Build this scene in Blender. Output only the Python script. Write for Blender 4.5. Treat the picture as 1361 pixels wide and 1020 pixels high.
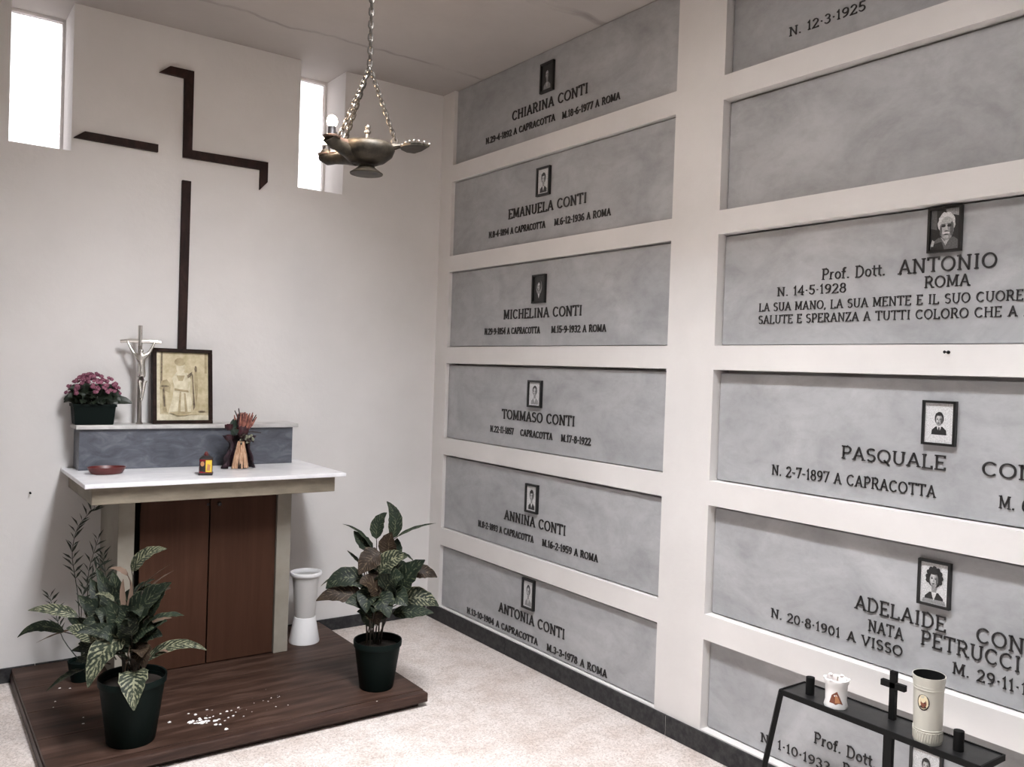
import bpy, math, random
from mathutils import Vector, Matrix
for o in list(bpy.data.objects): bpy.data.objects.remove(o)
S = bpy.context.scene
C = S.collection
rnd = random.Random(7)
PI = math.pi

# ------------------------------------------------------------------ camera
cam_d = bpy.data.cameras.new('camera')
cam = bpy.data.objects.new('camera', cam_d); C.objects.link(cam)
cam_d.sensor_width = 36.0
cam_d.lens = 36.0 * 1128.99 / 1361.0
cam_d.clip_start = .02
yaw, pitch, roll = math.radians(35.8747), math.radians(-0.8697), math.radians(1.9578)
fwd = Vector((math.sin(yaw)*math.cos(pitch), math.cos(yaw)*math.cos(pitch), math.sin(pitch)))
rgt = Vector((math.cos(yaw), -math.sin(yaw), 0)); upv = rgt.cross(fwd)
r2 = rgt*math.cos(roll) + upv*math.sin(roll); u2 = upv*math.cos(roll) - rgt*math.sin(roll)
mw = Matrix((r2, u2, -fwd)).transposed().to_4x4(); mw.translation = (-2.5153, -4.2471, 1.4338)
cam.matrix_world = mw
S.camera = cam

# ------------------------------------------------------------------ daylight
W = bpy.data.worlds.new('daylight'); S.world = W; W.use_nodes = True
bg = W.node_tree.nodes['Background']
wt = W.node_tree
# overcast sky, brighter towards the zenith
g_ = wt.nodes.new('ShaderNodeTexCoord'); sx_ = wt.nodes.new('ShaderNodeSeparateXYZ'); mr_ = wt.nodes.new('ShaderNodeMapRange')
wt.links.new(g_.outputs['Generated'], sx_.inputs[0]); wt.links.new(sx_.outputs[2], mr_.inputs[0])
mr_.inputs['From Min'].default_value = 0; mr_.inputs['From Max'].default_value = 1; mr_.inputs['To Min'].default_value = 9.0; mr_.inputs['To Max'].default_value = 27.0
wt.links.new(mr_.outputs[0], bg.inputs[1]); bg.inputs[0].default_value = (.955, .965, 1.0, 1)
S.view_settings.view_transform = 'Standard'; S.view_settings.look = 'None'
S.view_settings.gamma = 1.0; S.view_settings.use_curve_mapping = False
S.view_settings.exposure = 1.9
S.cycles.max_bounces = 12; S.cycles.diffuse_bounces = 8
S.cycles.sample_clamp_indirect = 6.0

RX0, RY0, H = -2.76, -4.95, 3.0           # left wall x, front wall y, ceiling
DX0, DX1, DH = -1.88, -.88, 2.15          # closed entrance door in the front wall
SKX0, SKX1, SKY0, SKY1 = -1.66, -1.10, -3.80, -1.80   # skylight well in the ceiling

def portal(name, loc, sx, sy, rot):       # daylight sampling guides in the openings the room has
    l = bpy.data.lights.new(name, 'AREA'); l.shape = 'RECTANGLE'; l.size = sx; l.size_y = sy
    l.cycles.is_portal = True
    o = bpy.data.objects.new(name, l); C.objects.link(o); o.location = loc; o.rotation_euler = rot
portal('skylight_daylight', ((SKX0+SKX1)/2, (SKY0+SKY1)/2, H+.53), SKX1-SKX0, SKY1-SKY0, (0, 0, 0))
portal('window_daylight', (-2.03, .3, 2.67), .25, .66, (-PI/2, 0, 0))
portal('window_daylight', (-.73, .3, 2.67), .25, .66, (-PI/2, 0, 0))

# ------------------------------------------------------------------ materials
MATS = {}
def mat(name, col, rough=.6, metal=0.0, spec=.5, nodes=None, emit=None):
    m = bpy.data.materials.new(name); m.use_nodes = True
    b = m.node_tree.nodes['Principled BSDF']
    b.inputs['Base Color'].default_value = (*col, 1); b.inputs['Roughness'].default_value = rough
    b.inputs['Metallic'].default_value = metal; b.inputs['Specular IOR Level'].default_value = spec
    if emit:
        b.inputs['Emission Color'].default_value = (*emit[0], 1); b.inputs['Emission Strength'].default_value = emit[1]
    if nodes: nodes(m.node_tree, b)
    MATS[name] = m
    return m
def N(t, kind, **kw):
    n = t.nodes.new(kind)
    for k, v in kw.items():
        if k.startswith('i_'): n.inputs[k[2:].replace('_', ' ')].default_value = v
        else: setattr(n, k, v)
    return n
def coords(t, scale=(1, 1, 1), obj=True, rot=(0, 0, 0)):
    tc = N(t, 'ShaderNodeTexCoord'); mp = N(t, 'ShaderNodeMapping')
    mp.inputs['Scale'].default_value = scale; mp.inputs['Rotation'].default_value = rot
    t.links.new(tc.outputs['Object' if obj else 'UV'], mp.inputs[0]); return mp.outputs[0]
def world_co(t, scale=(1, 1, 1)):
    g = N(t, 'ShaderNodeNewGeometry'); mp = N(t, 'ShaderNodeMapping'); mp.inputs['Scale'].default_value = scale
    t.links.new(g.outputs['Position'], mp.inputs[0]); return mp.outputs[0]
def ramp(t, src, stops):
    r = N(t, 'ShaderNodeValToRGB'); e = r.color_ramp.elements
    while len(e) < len(stops): e.new(.5)
    for q, (p, c) in zip(e, stops): q.position = p; q.color = (*c, 1) if len(c) == 3 else c
    t.links.new(src, r.inputs[0]); return r.outputs[0]
def bump(t, b, src, strength=.2, dist=.01):
    n = N(t, 'ShaderNodeBump'); n.inputs['Strength'].default_value = strength; n.inputs['Distance'].default_value = dist
    t.links.new(src, n.inputs['Height']); t.links.new(n.outputs[0], b.inputs['Normal'])
def noise(t, vec, scale, detail=4, rough=.55, dist=0.0):
    n = N(t, 'ShaderNodeTexNoise'); n.inputs['Scale'].default_value = scale; n.inputs['Detail'].default_value = detail
    n.inputs['Roughness'].default_value = rough; n.inputs['Distortion'].default_value = dist
    t.links.new(vec, n.inputs['Vector']); return n.outputs['Fac']
def noisy(c1, c2, scale, bmp=0.0, lo=.35, hi=.65, sc=(1, 1, 1), detail=5, dist=0.0, bscale=None, world=True, fine=None):
    def f(t, b):
        v = world_co(t, sc) if world else coords(t, sc)
        n = noise(t, v, scale, detail, .6, dist)
        col = ramp(t, n, [(lo, c1), (hi, c2)])
        if fine:
            n2 = noise(t, v, fine[0], 3)
            m = N(t, 'ShaderNodeMixRGB', blend_type='MULTIPLY'); m.inputs[0].default_value = 1
            t.links.new(col, m.inputs[1]); t.links.new(ramp(t, n2, [(.35, (fine[1],)*3), (.65, (1, 1, 1))]), m.inputs[2]); col = m.outputs[0]
        t.links.new(col, b.inputs['Base Color'])
        if bmp: bump(t, b, noise(t, v, bscale or scale*3, 4), bmp)
    return f
mat('wall_paint', (.68, .665, .655), .75, spec=.25, nodes=noisy((.64, .625, .615), (.70, .685, .675), 1.6, .12, bscale=30))
mat('frame_paint', (.69, .675, .66), .6, spec=.3, nodes=noisy((.655, .635, .62), (.715, .695, .68), 2.2, .1, bscale=26))
def ceil_nodes(t, b):
    v = world_co(t)
    n = noise(t, v, 1.4, 6, .65)
    base = ramp(t, n, [(.3, (.38, .355, .335)), (.7, (.44, .415, .395))])
    # hairline crack and formwork seam running along the plaster
    sep = N(t, 'ShaderNodeSeparateXYZ'); t.links.new(v, sep.inputs[0])
    wob = noise(t, world_co(t, (1, .3, 1)), 3.0, 3)
    h = None
    for (off, w) in ((-.40, .014), (-1.35, .03)):
        a = N(t, 'ShaderNodeMath', operation='MULTIPLY_ADD'); a.inputs[1].default_value = .16; t.links.new(wob, a.inputs[0]); t.links.new(sep.outputs[1], a.inputs[2])
        s = N(t, 'ShaderNodeMath', operation='SUBTRACT'); t.links.new(a.outputs[0], s.inputs[0]); s.inputs[1].default_value = off+.08
        ab = N(t, 'ShaderNodeMath', operation='ABSOLUTE'); t.links.new(s.outputs[0], ab.inputs[0])
        d = N(t, 'ShaderNodeMapRange'); d.inputs['From Max'].default_value = w; t.links.new(ab.outputs[0], d.inputs[0])
        if h is None: h = d.outputs[0]
        else:
            mm = N(t, 'ShaderNodeMath', operation='MINIMUM'); t.links.new(h, mm.inputs[0]); t.links.new(d.outputs[0], mm.inputs[1]); h = mm.outputs[0]
    patch = noise(t, v, 2.3, 3)
    dirt = N(t, 'ShaderNodeMath', operation='MAXIMUM'); t.links.new(h, dirt.inputs[0]); t.links.new(ramp(t, patch, [(.42, (.25,)*3), (.62, (1, 1, 1))]), dirt.inputs[1])
    m = N(t, 'ShaderNodeMixRGB', blend_type='MULTIPLY'); m.inputs[0].default_value = .38
    t.links.new(base, m.inputs[1]); t.links.new(dirt.outputs[0], m.inputs[2]); t.links.new(m.outputs[0], b.inputs['Base Color'])
    add = N(t, 'ShaderNodeMath', operation='MULTIPLY_ADD'); add.inputs[1].default_value = .5; t.links.new(noise(t, v, 5, 5), add.inputs[0]); t.links.new(h, add.inputs[2])
    bump(t, b, add.outputs[0], .35, .012)
mat('ceiling_plaster', (.7, .66, .62), .85, spec=.2, nodes=ceil_nodes)
def marble_nodes(seed, lo, hi, vein):
    def f(t, b):
        v = world_co(t, (1, 1.0, 1.6))
        n = noise(t, v, 2.6, 8, .62, .8); n2 = noise(t, v, 14, 6, .7, .3)
        col = ramp(t, n, [(.30, lo), (.68, hi)])
        m = N(t, 'ShaderNodeMixRGB', blend_type='MULTIPLY'); m.inputs[0].default_value = .8
        t.links.new(col, m.inputs[1]); t.links.new(ramp(t, n2, [(.34, vein), (.56, (1, 1, 1))]), m.inputs[2])
        t.links.new(m.outputs[0], b.inputs['Base Color'])
        bump(t, b, n2, .04, .004)
    return f
mat('slab_marble', (.5, .51, .52), .42, spec=.4, nodes=marble_nodes(1, (.305, .31, .318), (.445, .45, .46), (.86, .855, .85)))
def streak_nodes(c1, c2, c3, sc, rot=(0, 0, .5)):
    def f(t, b):
        v = coords(t, sc, True, rot)
        n = noise(t, v, 3.0, 7, .62, 1.0)
        col = ramp(t, n, [(.28, c1), (.52, c2), (.72, c3)]); t.links.new(col, b.inputs['Base Color'])
    return f
mat('grey_marble', (.2, .22, .26), .35, nodes=streak_nodes((.055, .06, .073), (.098, .106, .128), (.17, .18, .205), (3, 3, 7), (0, .7, 0)))
mat('white_marble', (.8, .8, .82), .3, nodes=streak_nodes((.66, .66, .69), (.80, .80, .82), (.86, .86, .87), (2, 3, 2)))
mat('cap_marble', (.5, .5, .5), .4, nodes=streak_nodes((.38, .37, .36), (.52, .51, .50), (.62, .61, .6), (3, 3, 3)))
mat('black_stone', (.03, .03, .032), .5, spec=.2, nodes=noisy((.022, .022, .024), (.06, .058, .058), 40, 0, .4, .75))
mat('low_bounce_grey', (.29, .28, .27), .5, nodes=noisy((.26, .25, .24), (.33, .32, .31), 3, 0))  # for the unseen left and front walls, darkened to cut bounced light
mat('joint_mortar', (.62, .59, .56), .9)
def terrazzo(t, b):
    v = world_co(t)
    big = ramp(t, noise(t, v, 1.2, 4), [(.3, (.60, .545, .515)), (.7, (.70, .655, .63))])
    vo = N(t, 'ShaderNodeTexVoronoi'); vo.inputs['Scale'].default_value = 190; t.links.new(v, vo.inputs['Vector'])
    sp = N(t, 'ShaderNodeSeparateColor'); t.links.new(vo.outputs['Color'], sp.inputs[0])
    chips = ramp(t, sp.outputs[0], [(0, (.62, .57, .53)), (.2, (.80, .77, .74)), (.5, (.96, .95, .94)), (.85, (1.12, 1.1, 1.09))])
    m = N(t, 'ShaderNodeMixRGB', blend_type='MULTIPLY'); m.inputs[0].default_value = .85
    t.links.new(big, m.inputs[1]); t.links.new(chips, m.inputs[2])
    m2 = N(t, 'ShaderNodeMixRGB', blend_type='MULTIPLY'); m2.inputs[0].default_value = 1
    t.links.new(m.outputs[0], m2.inputs[1]); t.links.new(ramp(t, noise(t, v, 7, 6, .7), [(.36, (.84, .80, .77)), (.56, (1, 1, 1))]), m2.inputs[2])
    t.links.new(m2.outputs[0], b.inputs['Base Color'])
mat('terrazzo', (.6, .55, .5), .38, spec=.45, nodes=terrazzo)
def wood(c1, c2, c3, sc, s=3.0):
    def f(t, b):
        v = coords(t, sc)
        n = noise(t, v, s, 8, .66, .6)
        col = ramp(t, n, [(.3, c1), (.5, c2), (.72, c3)]); t.links.new(col, b.inputs['Base Color'])
        bump(t, b, n, .12, .004)
    return f
mat('platform_wood', (.11, .055, .04), .5, spec=.22, nodes=wood((.014, .007, .005), (.046, .024, .0165), (.10, .060, .047), (1.1, 9, 9), 2.4))
mat('platform_edge', (.11, .055, .04), .5, spec=.3, nodes=wood((.016, .008, .006), (.040, .020, .014), (.065, .036, .027), (1.5, 14, 14)))
mat('door_wood', (.14, .07, .045), .6, spec=.12, nodes=wood((.048, .021, .0125), (.057, .0255, .0155), (.068, .031, .019), (14, 14, .8), 2.0))
mat('cross_wood', (.035, .014, .012), .6, spec=.2, nodes=wood((.010, .0045, .004), (.020, .009, .0075), (.038, .017, .014), (9, 9, 3)))
mat('frame_wood', (.03, .015, .012), .6, spec=.15, nodes=wood((.008, .004, .003), (.016, .008, .006), (.032, .017, .013), (9, 9, 9)))
mat('travertine', (.45, .40, .33), .65, nodes=noisy((.165, .138, .100), (.245, .21, .158), 7, .1, sc=(1, 1, 3), detail=7))
mat('pier_stone', (.42, .39, .33), .65, nodes=noisy((.24, .215, .175), (.31, .285, .24), 5, .05, detail=6))
mat('dark_gap', (.02, .015, .012), .9)
mat('letter_bronze', (.022, .02, .02), .5, .25)
mat('iron_black', (.004, .004, .004), .6, 0, .2)
mat('shelf_iron', (.02, .02, .022), .4, .2, nodes=noisy((.006, .006, .006), (.02, .02, .02), 30, 0))
mat('pot_green', (.003, .0068, .0058), .55, spec=.1)
mat('soil', (.02, .014, .01), .95)
mat('white_plastic', (.86, .86, .87), .3)
mat('grey_plastic', (.56, .55, .54), .4)
mat('ceramic_white', (.80, .79, .78), .35)
mat('candle_wax', (.50, .49, .43), .4)
for nm_, g_ in (('photo_light', .60), ('photo_mid', .27), ('photo_dark', .022), ('photo_pale', .43), ('photo_dim', .11)):
    mat(nm_, (g_,)*3, .3, nodes=noisy((g_*.72,)*3, (min(g_*1.2, .68),)*3, 260, 0, detail=3))
mat('plaque_black', (.008, .008, .008), .35)
mat('sepia_back', (.5, .43, .28), .5, nodes=noisy((.40, .335, .19), (.60, .53, .36), 22, 0, world=False, detail=6))
mat('sepia_pale', (.66, .6, .44), .5, nodes=noisy((.48, .43, .28), (.72, .67, .52), 26, 0, world=False, detail=6))
mat('sepia_mid', (.36, .29, .15), .5, nodes=noisy((.27, .215, .115), (.45, .38, .23), 30, 0, world=False))
mat('sepia_dark', (.13, .095, .055), .5, nodes=noisy((.07, .05, .03), (.24, .185, .11), 60, 0, world=False))
mat('silver', (.78, .76, .72), .25, .95)
mat('old_silver', (.34, .31, .28), .3, .9)
mat('lamp_bronze', (.06, .05, .036), .5, .6, nodes=noisy((.02, .017, .012), (.075, .06, .043), 25, .1, world=False))
mat('lamp_copper', (.26, .18, .14), .4, .7)
mat('chain_steel', (.13, .12, .11), .28, .85)
mat('socket_black', (.015, .012, .012), .5)
mat('bulb_glow', (1, .9, .8), .3, emit=((1, .80, .62), 9.0))
mat('terracotta_red', (.10, .014, .013), .4)
mat('candle_red', (.20, .012, .02), .25)
mat('lantern_black', (.015, .01, .01), .4)
mat('label_yellow', (.72, .52, .05), .5)
mat('petal_pink', (.38, .085, .17), .6, spec=.1, nodes=noisy((.09, .024, .045), (.28, .11, .155), 70, 0))
mat('bloom_centre', (.30, .13, .17), .6)
mat('kalanchoe_leaf', (.018, .032, .016), .45, nodes=noisy((.006, .010, .006), (.018, .028, .015), 40, 0))
mat('straw', (.60, .36, .22), .6, nodes=noisy((.42, .22, .12), (.74, .52, .36), 60, 0, sc=(3, 3, .5)))
mat('protea', (.40, .12, .09), .6, nodes=noisy((.12, .03, .03), (.42, .17, .12), 60, 0))
mat('dark_red', (.09, .012, .02), .6, nodes=noisy((.016, .004, .006), (.07, .012, .018), 40, 0))
mat('wrap_purple', (.035, .006, .018), .6, nodes=noisy((.006, .003, .005), (.03, .006, .016), 30, 0))
mat('dried_green', (.03, .05, .035), .6)
mat('dried_grey', (.24, .25, .18), .7)
mat('twig', (.03, .018, .014), .7)
mat('plaster_crumb', (.78, .77, .75), .9)
mat('stem_green', (.028, .022, .014), .6)
mat('fern_dark', (.014, .02, .012), .6)
mat('asphalt', (.11, .105, .095), .9)
mat('print_brown', (.20, .06, .03), .5); mat('print_orange', (.50, .22, .10), .5); mat('print_cream', (.70, .60, .40), .5)
def leaf_nodes(base1, base2, vein, vw, mottle):
    def f(t, b):
        uv = N(t, 'ShaderNodeTexCoord').outputs['UV']
        sp = N(t, 'ShaderNodeSeparateXYZ'); t.links.new(uv, sp.inputs[0])
        def M(op, a, c=None, d=None):
            n = N(t, 'ShaderNodeMath', operation=op)
            for i, q in enumerate((a, c, d)):
                if q is None: continue
                if isinstance(q, (int, float)): n.inputs[i].default_value = q
                else: t.links.new(q, n.inputs[i])
            return n.outputs[0]
        s = M('ABSOLUTE', M('SUBTRACT', sp.outputs[1], .5))
        wob = noise(t, world_co(t), 55, 3)
        ph = M('FRACT', M('ADD', M('MULTIPLY', M('SUBTRACT', sp.outputs[0], M('MULTIPLY', s, .45)), 10.0), M('MULTIPLY', wob, .9)))
        lat = M('LESS_THAN', M('ABSOLUTE', M('SUBTRACT', ph, .5)), vw)
        mid = M('LESS_THAN', s, .035)
        edge = M('GREATER_THAN', s, .47)
        v = M('MAXIMUM', M('MAXIMUM', lat, mid), edge)
        mot = M('MULTIPLY', v, ramp(t, noise(t, world_co(t), 70, 3), [(mottle-.08, (0, 0, 0)), (mottle+.08, (1, 1, 1))]))
        col = ramp(t, noise(t, world_co(t), 14, 4), [(.35, base1), (.65, base2)])
        m = N(t, 'ShaderNodeMixRGB'); t.links.new(mot, m.inputs[0]); t.links.new(col, m.inputs[1]); m.inputs[2].default_value = (*vein, 1)
        t.links.new(m.outputs[0], b.inputs['Base Color'])
    return f
mat('leaf_green', (.02, .04, .02), .55, spec=.22, nodes=leaf_nodes((.005, .009, .006), (.014, .022, .013), (.085, .095, .055), .12, .52))
mat('leaf_pale', (.1, .12, .07), .55, spec=.22, nodes=leaf_nodes((.010, .016, .010), (.032, .040, .024), (.21, .21, .135), .23, .47))
mat('leaf_brown', (.04, .02, .015), .55, spec=.2, nodes=leaf_nodes((.012, .008, .006), (.030, .019, .012), (.09, .066, .040), .12, .5))
mat('leaf_tan', (.13, .088, .064), .7, spec=.2)
# frosted window pane: rough transmission, a little grime at the edges
def pane_nodes(t, b):
    out = t.nodes['Material Output']; tr = N(t, 'ShaderNodeBsdfTransparent'); tl = N(t, 'ShaderNodeBsdfTranslucent'); mx = N(t, 'ShaderNodeMixShader')
    n = noise(t, coords(t), 9, 5); t.links.new(ramp(t, n, [(.3, (.24, .22, .21)), (.45, (.33, .325, .325))]), tr.inputs[0])
    tl.inputs[0].default_value = (.07, .06, .055, 1); mx.inputs[0].default_value = .4
    t.links.new(tr.outputs[0], mx.inputs[1]); t.links.new(tl.outputs[0], mx.inputs[2]); t.links.new(mx.outputs[0], out.inputs[0])
mat('frosted_glass', (.9, .9, .9), .4, nodes=pane_nodes)

# ------------------------------------------------------------------ mesh helpers
class MB:
    def __init__(s): s.v = []; s.f = []; s.m = []; s.uv = {}
    def add(s, vs, fs, mi=0):
        o = len(s.v); s.v += [tuple(v) for v in vs]; s.f += [tuple(i+o for i in f) for f in fs]; s.m += [mi]*len(fs); return s
    def box(s, x0, x1, y0, y1, z0, z1, mi=0):
        return s.add([(x, y, z) for x in (x0, x1) for y in (y0, y1) for z in (z0, z1)],
                     [(0, 1, 3, 2), (4, 6, 7, 5), (0, 4, 5, 1), (2, 3, 7, 6), (0, 2, 6, 4), (1, 5, 7, 3)], mi)
    def taper(s, a, b, z0, z1, mi=0):      # a, b: (x0,x1,y0,y1) below and above
        vs = [(x, y, z0) for x, y in ((a[0], a[2]), (a[1], a[2]), (a[1], a[3]), (a[0], a[3]))] + [(x, y, z1) for x, y in ((b[0], b[2]), (b[1], b[2]), (b[1], b[3]), (b[0], b[3]))]
        return s.add(vs, [(3, 2, 1, 0), (4, 5, 6, 7), (0, 1, 5, 4), (1, 2, 6, 5), (2, 3, 7, 6), (3, 0, 4, 7)], mi)
    def prism(s, pts, fn, d0, d1, mi=0):   # polygon pts (a,b) mapped by fn(a,b,d)
        n = len(pts); vs = [fn(a, b, d0) for a, b in pts] + [fn(a, b, d1) for a, b in pts]
        return s.add(vs, [tuple(range(n-1, -1, -1)), tuple(range(n, 2*n))] + [(i, (i+1) % n, n+(i+1) % n, n+i) for i in range(n)], mi)
    def lathe(s, prof, n=24, c=(0, 0, 0), sx=1, sy=1, mi=0, cap=True):
        vs = []; fs = []
        for r, z in prof:
            for k in range(n):
                a = 2*PI*k/n; vs.append((c[0]+r*math.cos(a)*sx, c[1]+r*math.sin(a)*sy, c[2]+z))
        for i in range(len(prof)-1):
            for k in range(n):
                k2 = (k+1) % n; fs.append((i*n+k, i*n+k2, (i+1)*n+k2, (i+1)*n+k))
        if cap: fs += [tuple(range(n-1, -1, -1)), tuple((len(prof)-1)*n+k for k in range(n))]
        return s.add(vs, fs, mi)
    def tube(s, pts, rad, n=8, mi=0, closed=False, flat=1.0):
        pts = [Vector(p) for p in pts]; m = len(pts)
        rad = [rad]*m if isinstance(rad, (int, float)) else rad
        vs = []; fs = []; prev = None
        for i, p in enumerate(pts):
            if closed: t = pts[(i+1) % m]-pts[i-1]
            else: t = pts[min(i+1, m-1)]-pts[max(i-1, 0)]
            t.normalize()
            if prev is None:
                a = Vector((0, 0, 1)) if abs(t.z) < .9 else Vector((1, 0, 0)); a = (a-t*a.dot(t)).normalized()
            else: a = (prev-t*prev.dot(t)).normalized()
            prev = a; b = t.cross(a)
            for k in range(n):
                th = 2*PI*k/n; vs.append(p+(a*math.cos(th)+b*math.sin(th)*flat)*rad[i])
        for i in range(m if closed else m-1):
            j = (i+1) % m
            for k in range(n):
                k2 = (k+1) % n; fs.append((i*n+k, i*n+k2, j*n+k2, j*n+k))
        if not closed: fs += [tuple(range(n-1, -1, -1)), tuple((m-1)*n+k for k in range(n))]
        return s.add(vs, fs, mi)
    def ball(s, c, rx, ry=None, rz=None, n=10, m=7, mi=0):
        ry = rx if ry is None else ry; rz = rx if rz is None else rz
        prof = [(max(math.sin(PI*i/m), .02), -math.cos(PI*i/m)) for i in range(m+1)]
        vs0 = len(s.v); s.lathe(prof, n, mi=mi)
        for i in range(vs0, len(s.v)):
            x, y, z = s.v[i]; s.v[i] = (c[0]+x*rx, c[1]+y*ry, c[2]+z*rz)
        return s
    def mesh(s, name, mats, smooth=False, angle=40):
        me = bpy.data.meshes.new(name); me.from_pydata(s.v, [], s.f)
        for m in (mats if isinstance(mats, (list, tuple)) else [mats]): me.materials.append(MATS[m])
        me.polygons.foreach_set('material_index', s.m)
        if s.uv:
            l = me.uv_layers.new(name='UVMap')
            for lp in me.loops: l.data[lp.index].uv = s.uv.get(lp.vertex_index, (0, 0))
        me.update()
        if smooth:
            me.shade_smooth(); me.set_sharp_from_angle(angle=math.radians(angle))
        return me
def link(name, me, parent=None, loc=(0, 0, 0), rot=(0, 0, 0), bevel=0):
    o = bpy.data.objects.new(name, me); C.objects.link(o); o.location = loc; o.rotation_euler = rot
    if parent: o.parent = parent
    if bevel:
        b = o.modifiers.new('bevel', 'BEVEL'); b.width = bevel; b.segments = 2; b.limit_method = 'ANGLE'
    return o
def obj(name, mb, mats, parent=None, loc=(0, 0, 0), rot=(0, 0, 0), bevel=0, smooth=False, angle=40):
    return link(name, mb.mesh(name, mats, smooth, angle), parent, loc, rot, bevel)
def tag(o, label, cat, group=None):
    o['label'] = label; o['category'] = cat
    if group: o['group'] = group
    return o
def thing(name, label, cat, loc=(0, 0, 0), rot=(0, 0, 0), group=None):
    o = bpy.data.objects.new(name, None); C.objects.link(o); o.location = loc; o.rotation_euler = rot; o.empty_display_size = .1
    return tag(o, label, cat, group)
def struct(name, mb, mats, parent=None, **k):
    o = obj(name, mb, mats, parent, **k)
    if not parent: o['kind'] = 'structure'
    return o

# ------------------------------------------------------------------ the room
m = MB().box(RX0-.3, .45, RY0-.25, .45, -.16, -.012)
floor = struct('floor', m, 'joint_mortar')
ty = [0.0, -.11]
while ty[-1] > RY0: ty.append(max(ty[-1]-.3, RY0))
tx = [0.0]
while tx[-1] > RX0: tx.append(max(tx[-1]-.3, RX0))
tile_me = {}
for i in range(len(tx)-1):
    for j in range(len(ty)-1):
        w, d = round(tx[i]-tx[i+1], 3), round(ty[j]-ty[j+1], 3)
        if min(w, d) < .02: continue
        if (w, d) not in tile_me: tile_me[w, d] = MB().taper((-w, 0, -d, 0), (-w+.0003, -.0003, -d+.0003, -.0003), -.012, 0).mesh('floor_tile', 'terrazzo')
        link('floor_tile', tile_me[w, d], floor, (tx[i], ty[j], rnd.uniform(-.0001, 0)))
m = MB()
for q in ((RX0-.3, .45, SKY1, .3), (RX0-.3, .45, RY0-.25, SKY0), (RX0-.3, SKX0, SKY0, SKY1), (SKX1, .45, SKY0, SKY1)): m.box(q[0], q[1], q[2], q[3], H, H+.5)
struct('ceiling', m, 'ceiling_plaster')
m = MB()
for q in ((SKX0, SKX1, SKY0, SKY0+.03), (SKX0, SKX1, SKY1-.03, SKY1), (SKX0, SKX0+.03, SKY0+.03, SKY1-.03), (SKX1-.03, SKX1, SKY0+.03, SKY1-.03)): m.box(q[0], q[1], q[2], q[3], H+.45, H+.5)
sk_ = struct('window_3', m, 'frame_paint')
# back wall with two tall slots reaching the ceiling
WIN = [(-2.15, -1.909), (-.856, -.606)]; WZ = 2.345
m = MB(); T = .3
xs = [RX0-.3, WIN[0][0], WIN[0][1], WIN[1][0], WIN[1][1], .45]
m.box(xs[0], xs[5], 0, T, -.16, WZ)
for a, b in ((0, 1), (2, 3), (4, 5)): m.box(xs[a], xs[b], 0, T, WZ, H)
struct('wall_back', m, 'wall_paint')
for i, (a, b) in enumerate(WIN):
    fr = MB()
    for q in ((a, a+.012, WZ, H), (b-.012, b, WZ, H), (a+.012, b-.012, WZ, WZ+.014), (a+.012, b-.012, H-.014, H)): fr.box(q[0], q[1], .245, .272, q[2], q[3])
    w = struct('window_%d' % (i+1), fr, 'frame_paint')
    obj('pane', MB().box(a+.012, b-.012, .256, .260, WZ+.014, H-.014), 'frosted_glass', w)
struct('wall_left', MB().box(RX0-.3, RX0, RY0-.25, 0, -.16, H), 'low_bounce_grey')
m = MB()
m.box(RX0, DX0, RY0-.25, RY0, -.16, H); m.box(DX1, 0, RY0-.25, RY0, -.16, H); m.box(DX0, DX1, RY0-.25, RY0, DH, H)
struct('wall_front', m, 'low_bounce_grey')
m = MB()
for q in ((DX0, DX0+.05, 0, DH), (DX1-.05, DX1, 0, DH), (DX0+.05, DX1-.05, DH-.05, DH)): m.box(q[0], q[1], RY0-.2, RY0-.1, q[2], q[3])
dr_ = struct('door_1', m, 'iron_black')
for a, b in ((DX0+.052, -1.382), (-1.378, DX1-.052)): obj('door_leaf', MB().box(a, b, RY0-.17, RY0-.13, .004, DH-.052), 'door_wood', dr_, bevel=.004)
struct('ground', MB().box(-300, 300, -400, RY0-.25, -.3, -.1), 'asphalt')
# right wall: a painted grid of bays holding the tomb slabs
ZT = [3.0, 2.4874, 1.9794, 1.4631, .9462, .4317]; ZB = [2.5799, 2.0685, 1.5552, 1.0393, .5277, .085]
COLS = {'A': (-.127, -1.830, .018), 'B': (-2.074, -3.777, .038)}
m = MB(); D1 = .45
zs = [-.16]
for i in range(5, -1, -1): zs += [ZB[i], ZT[i]]
yg = [0, COLS['A'][0], COLS['A'][1], COLS['B'][0], COLS['B'][1], RY0-.25]
for i in range(0, 5, 2): m.box(0, D1, yg[i+1], yg[i], -.16, H)
for a, b in ((1, 2), (3, 4)):
    for k in range(0, 12, 2): m.box(0, D1, yg[b], yg[a], zs[k], zs[k+1])
    m.box(.09, D1, yg[b], yg[a], -.16, H)
struct('wall_right', m, 'frame_paint')
# skirtings of polished black stone
b = struct('baseboard_right', MB().box(-.009, 0, RY0, -.001, 0, .079), 'joint_mortar')
for y0, y1 in ((-.013, -.80), (-.80, -1.905), (-1.905, -3.0), (-3.0, -4.1), (-4.1, RY0)):
    obj('baseboard_stone', MB().box(-.012, -.002, y1+.0015, y0-.0015, .0005, .0815), 'black_stone', b, bevel=.0015)
b = struct('baseboard_back', MB().box(RX0, -.012, -.009, 0, 0, .062), 'joint_mortar')
for x0, x1 in ((RX0, -2.0), (-2.0, -.9), (-.9, -.012)):
    obj('baseboard_stone', MB().box(x0+.001, x1-.001, -.012, -.002, .0005, .065), 'black_stone', b, bevel=.0015)

# ------------------------------------------------------------------ lettering: raised roman characters
def arc(cx, cy, rx, ry, a0, a1, n=12):
    return [(cx+rx*math.cos(math.radians(a0+(a1-a0)*i/n)), cy+ry*math.sin(math.radians(a0+(a1-a0)*i/n))) for i in range(n+1)]
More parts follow.
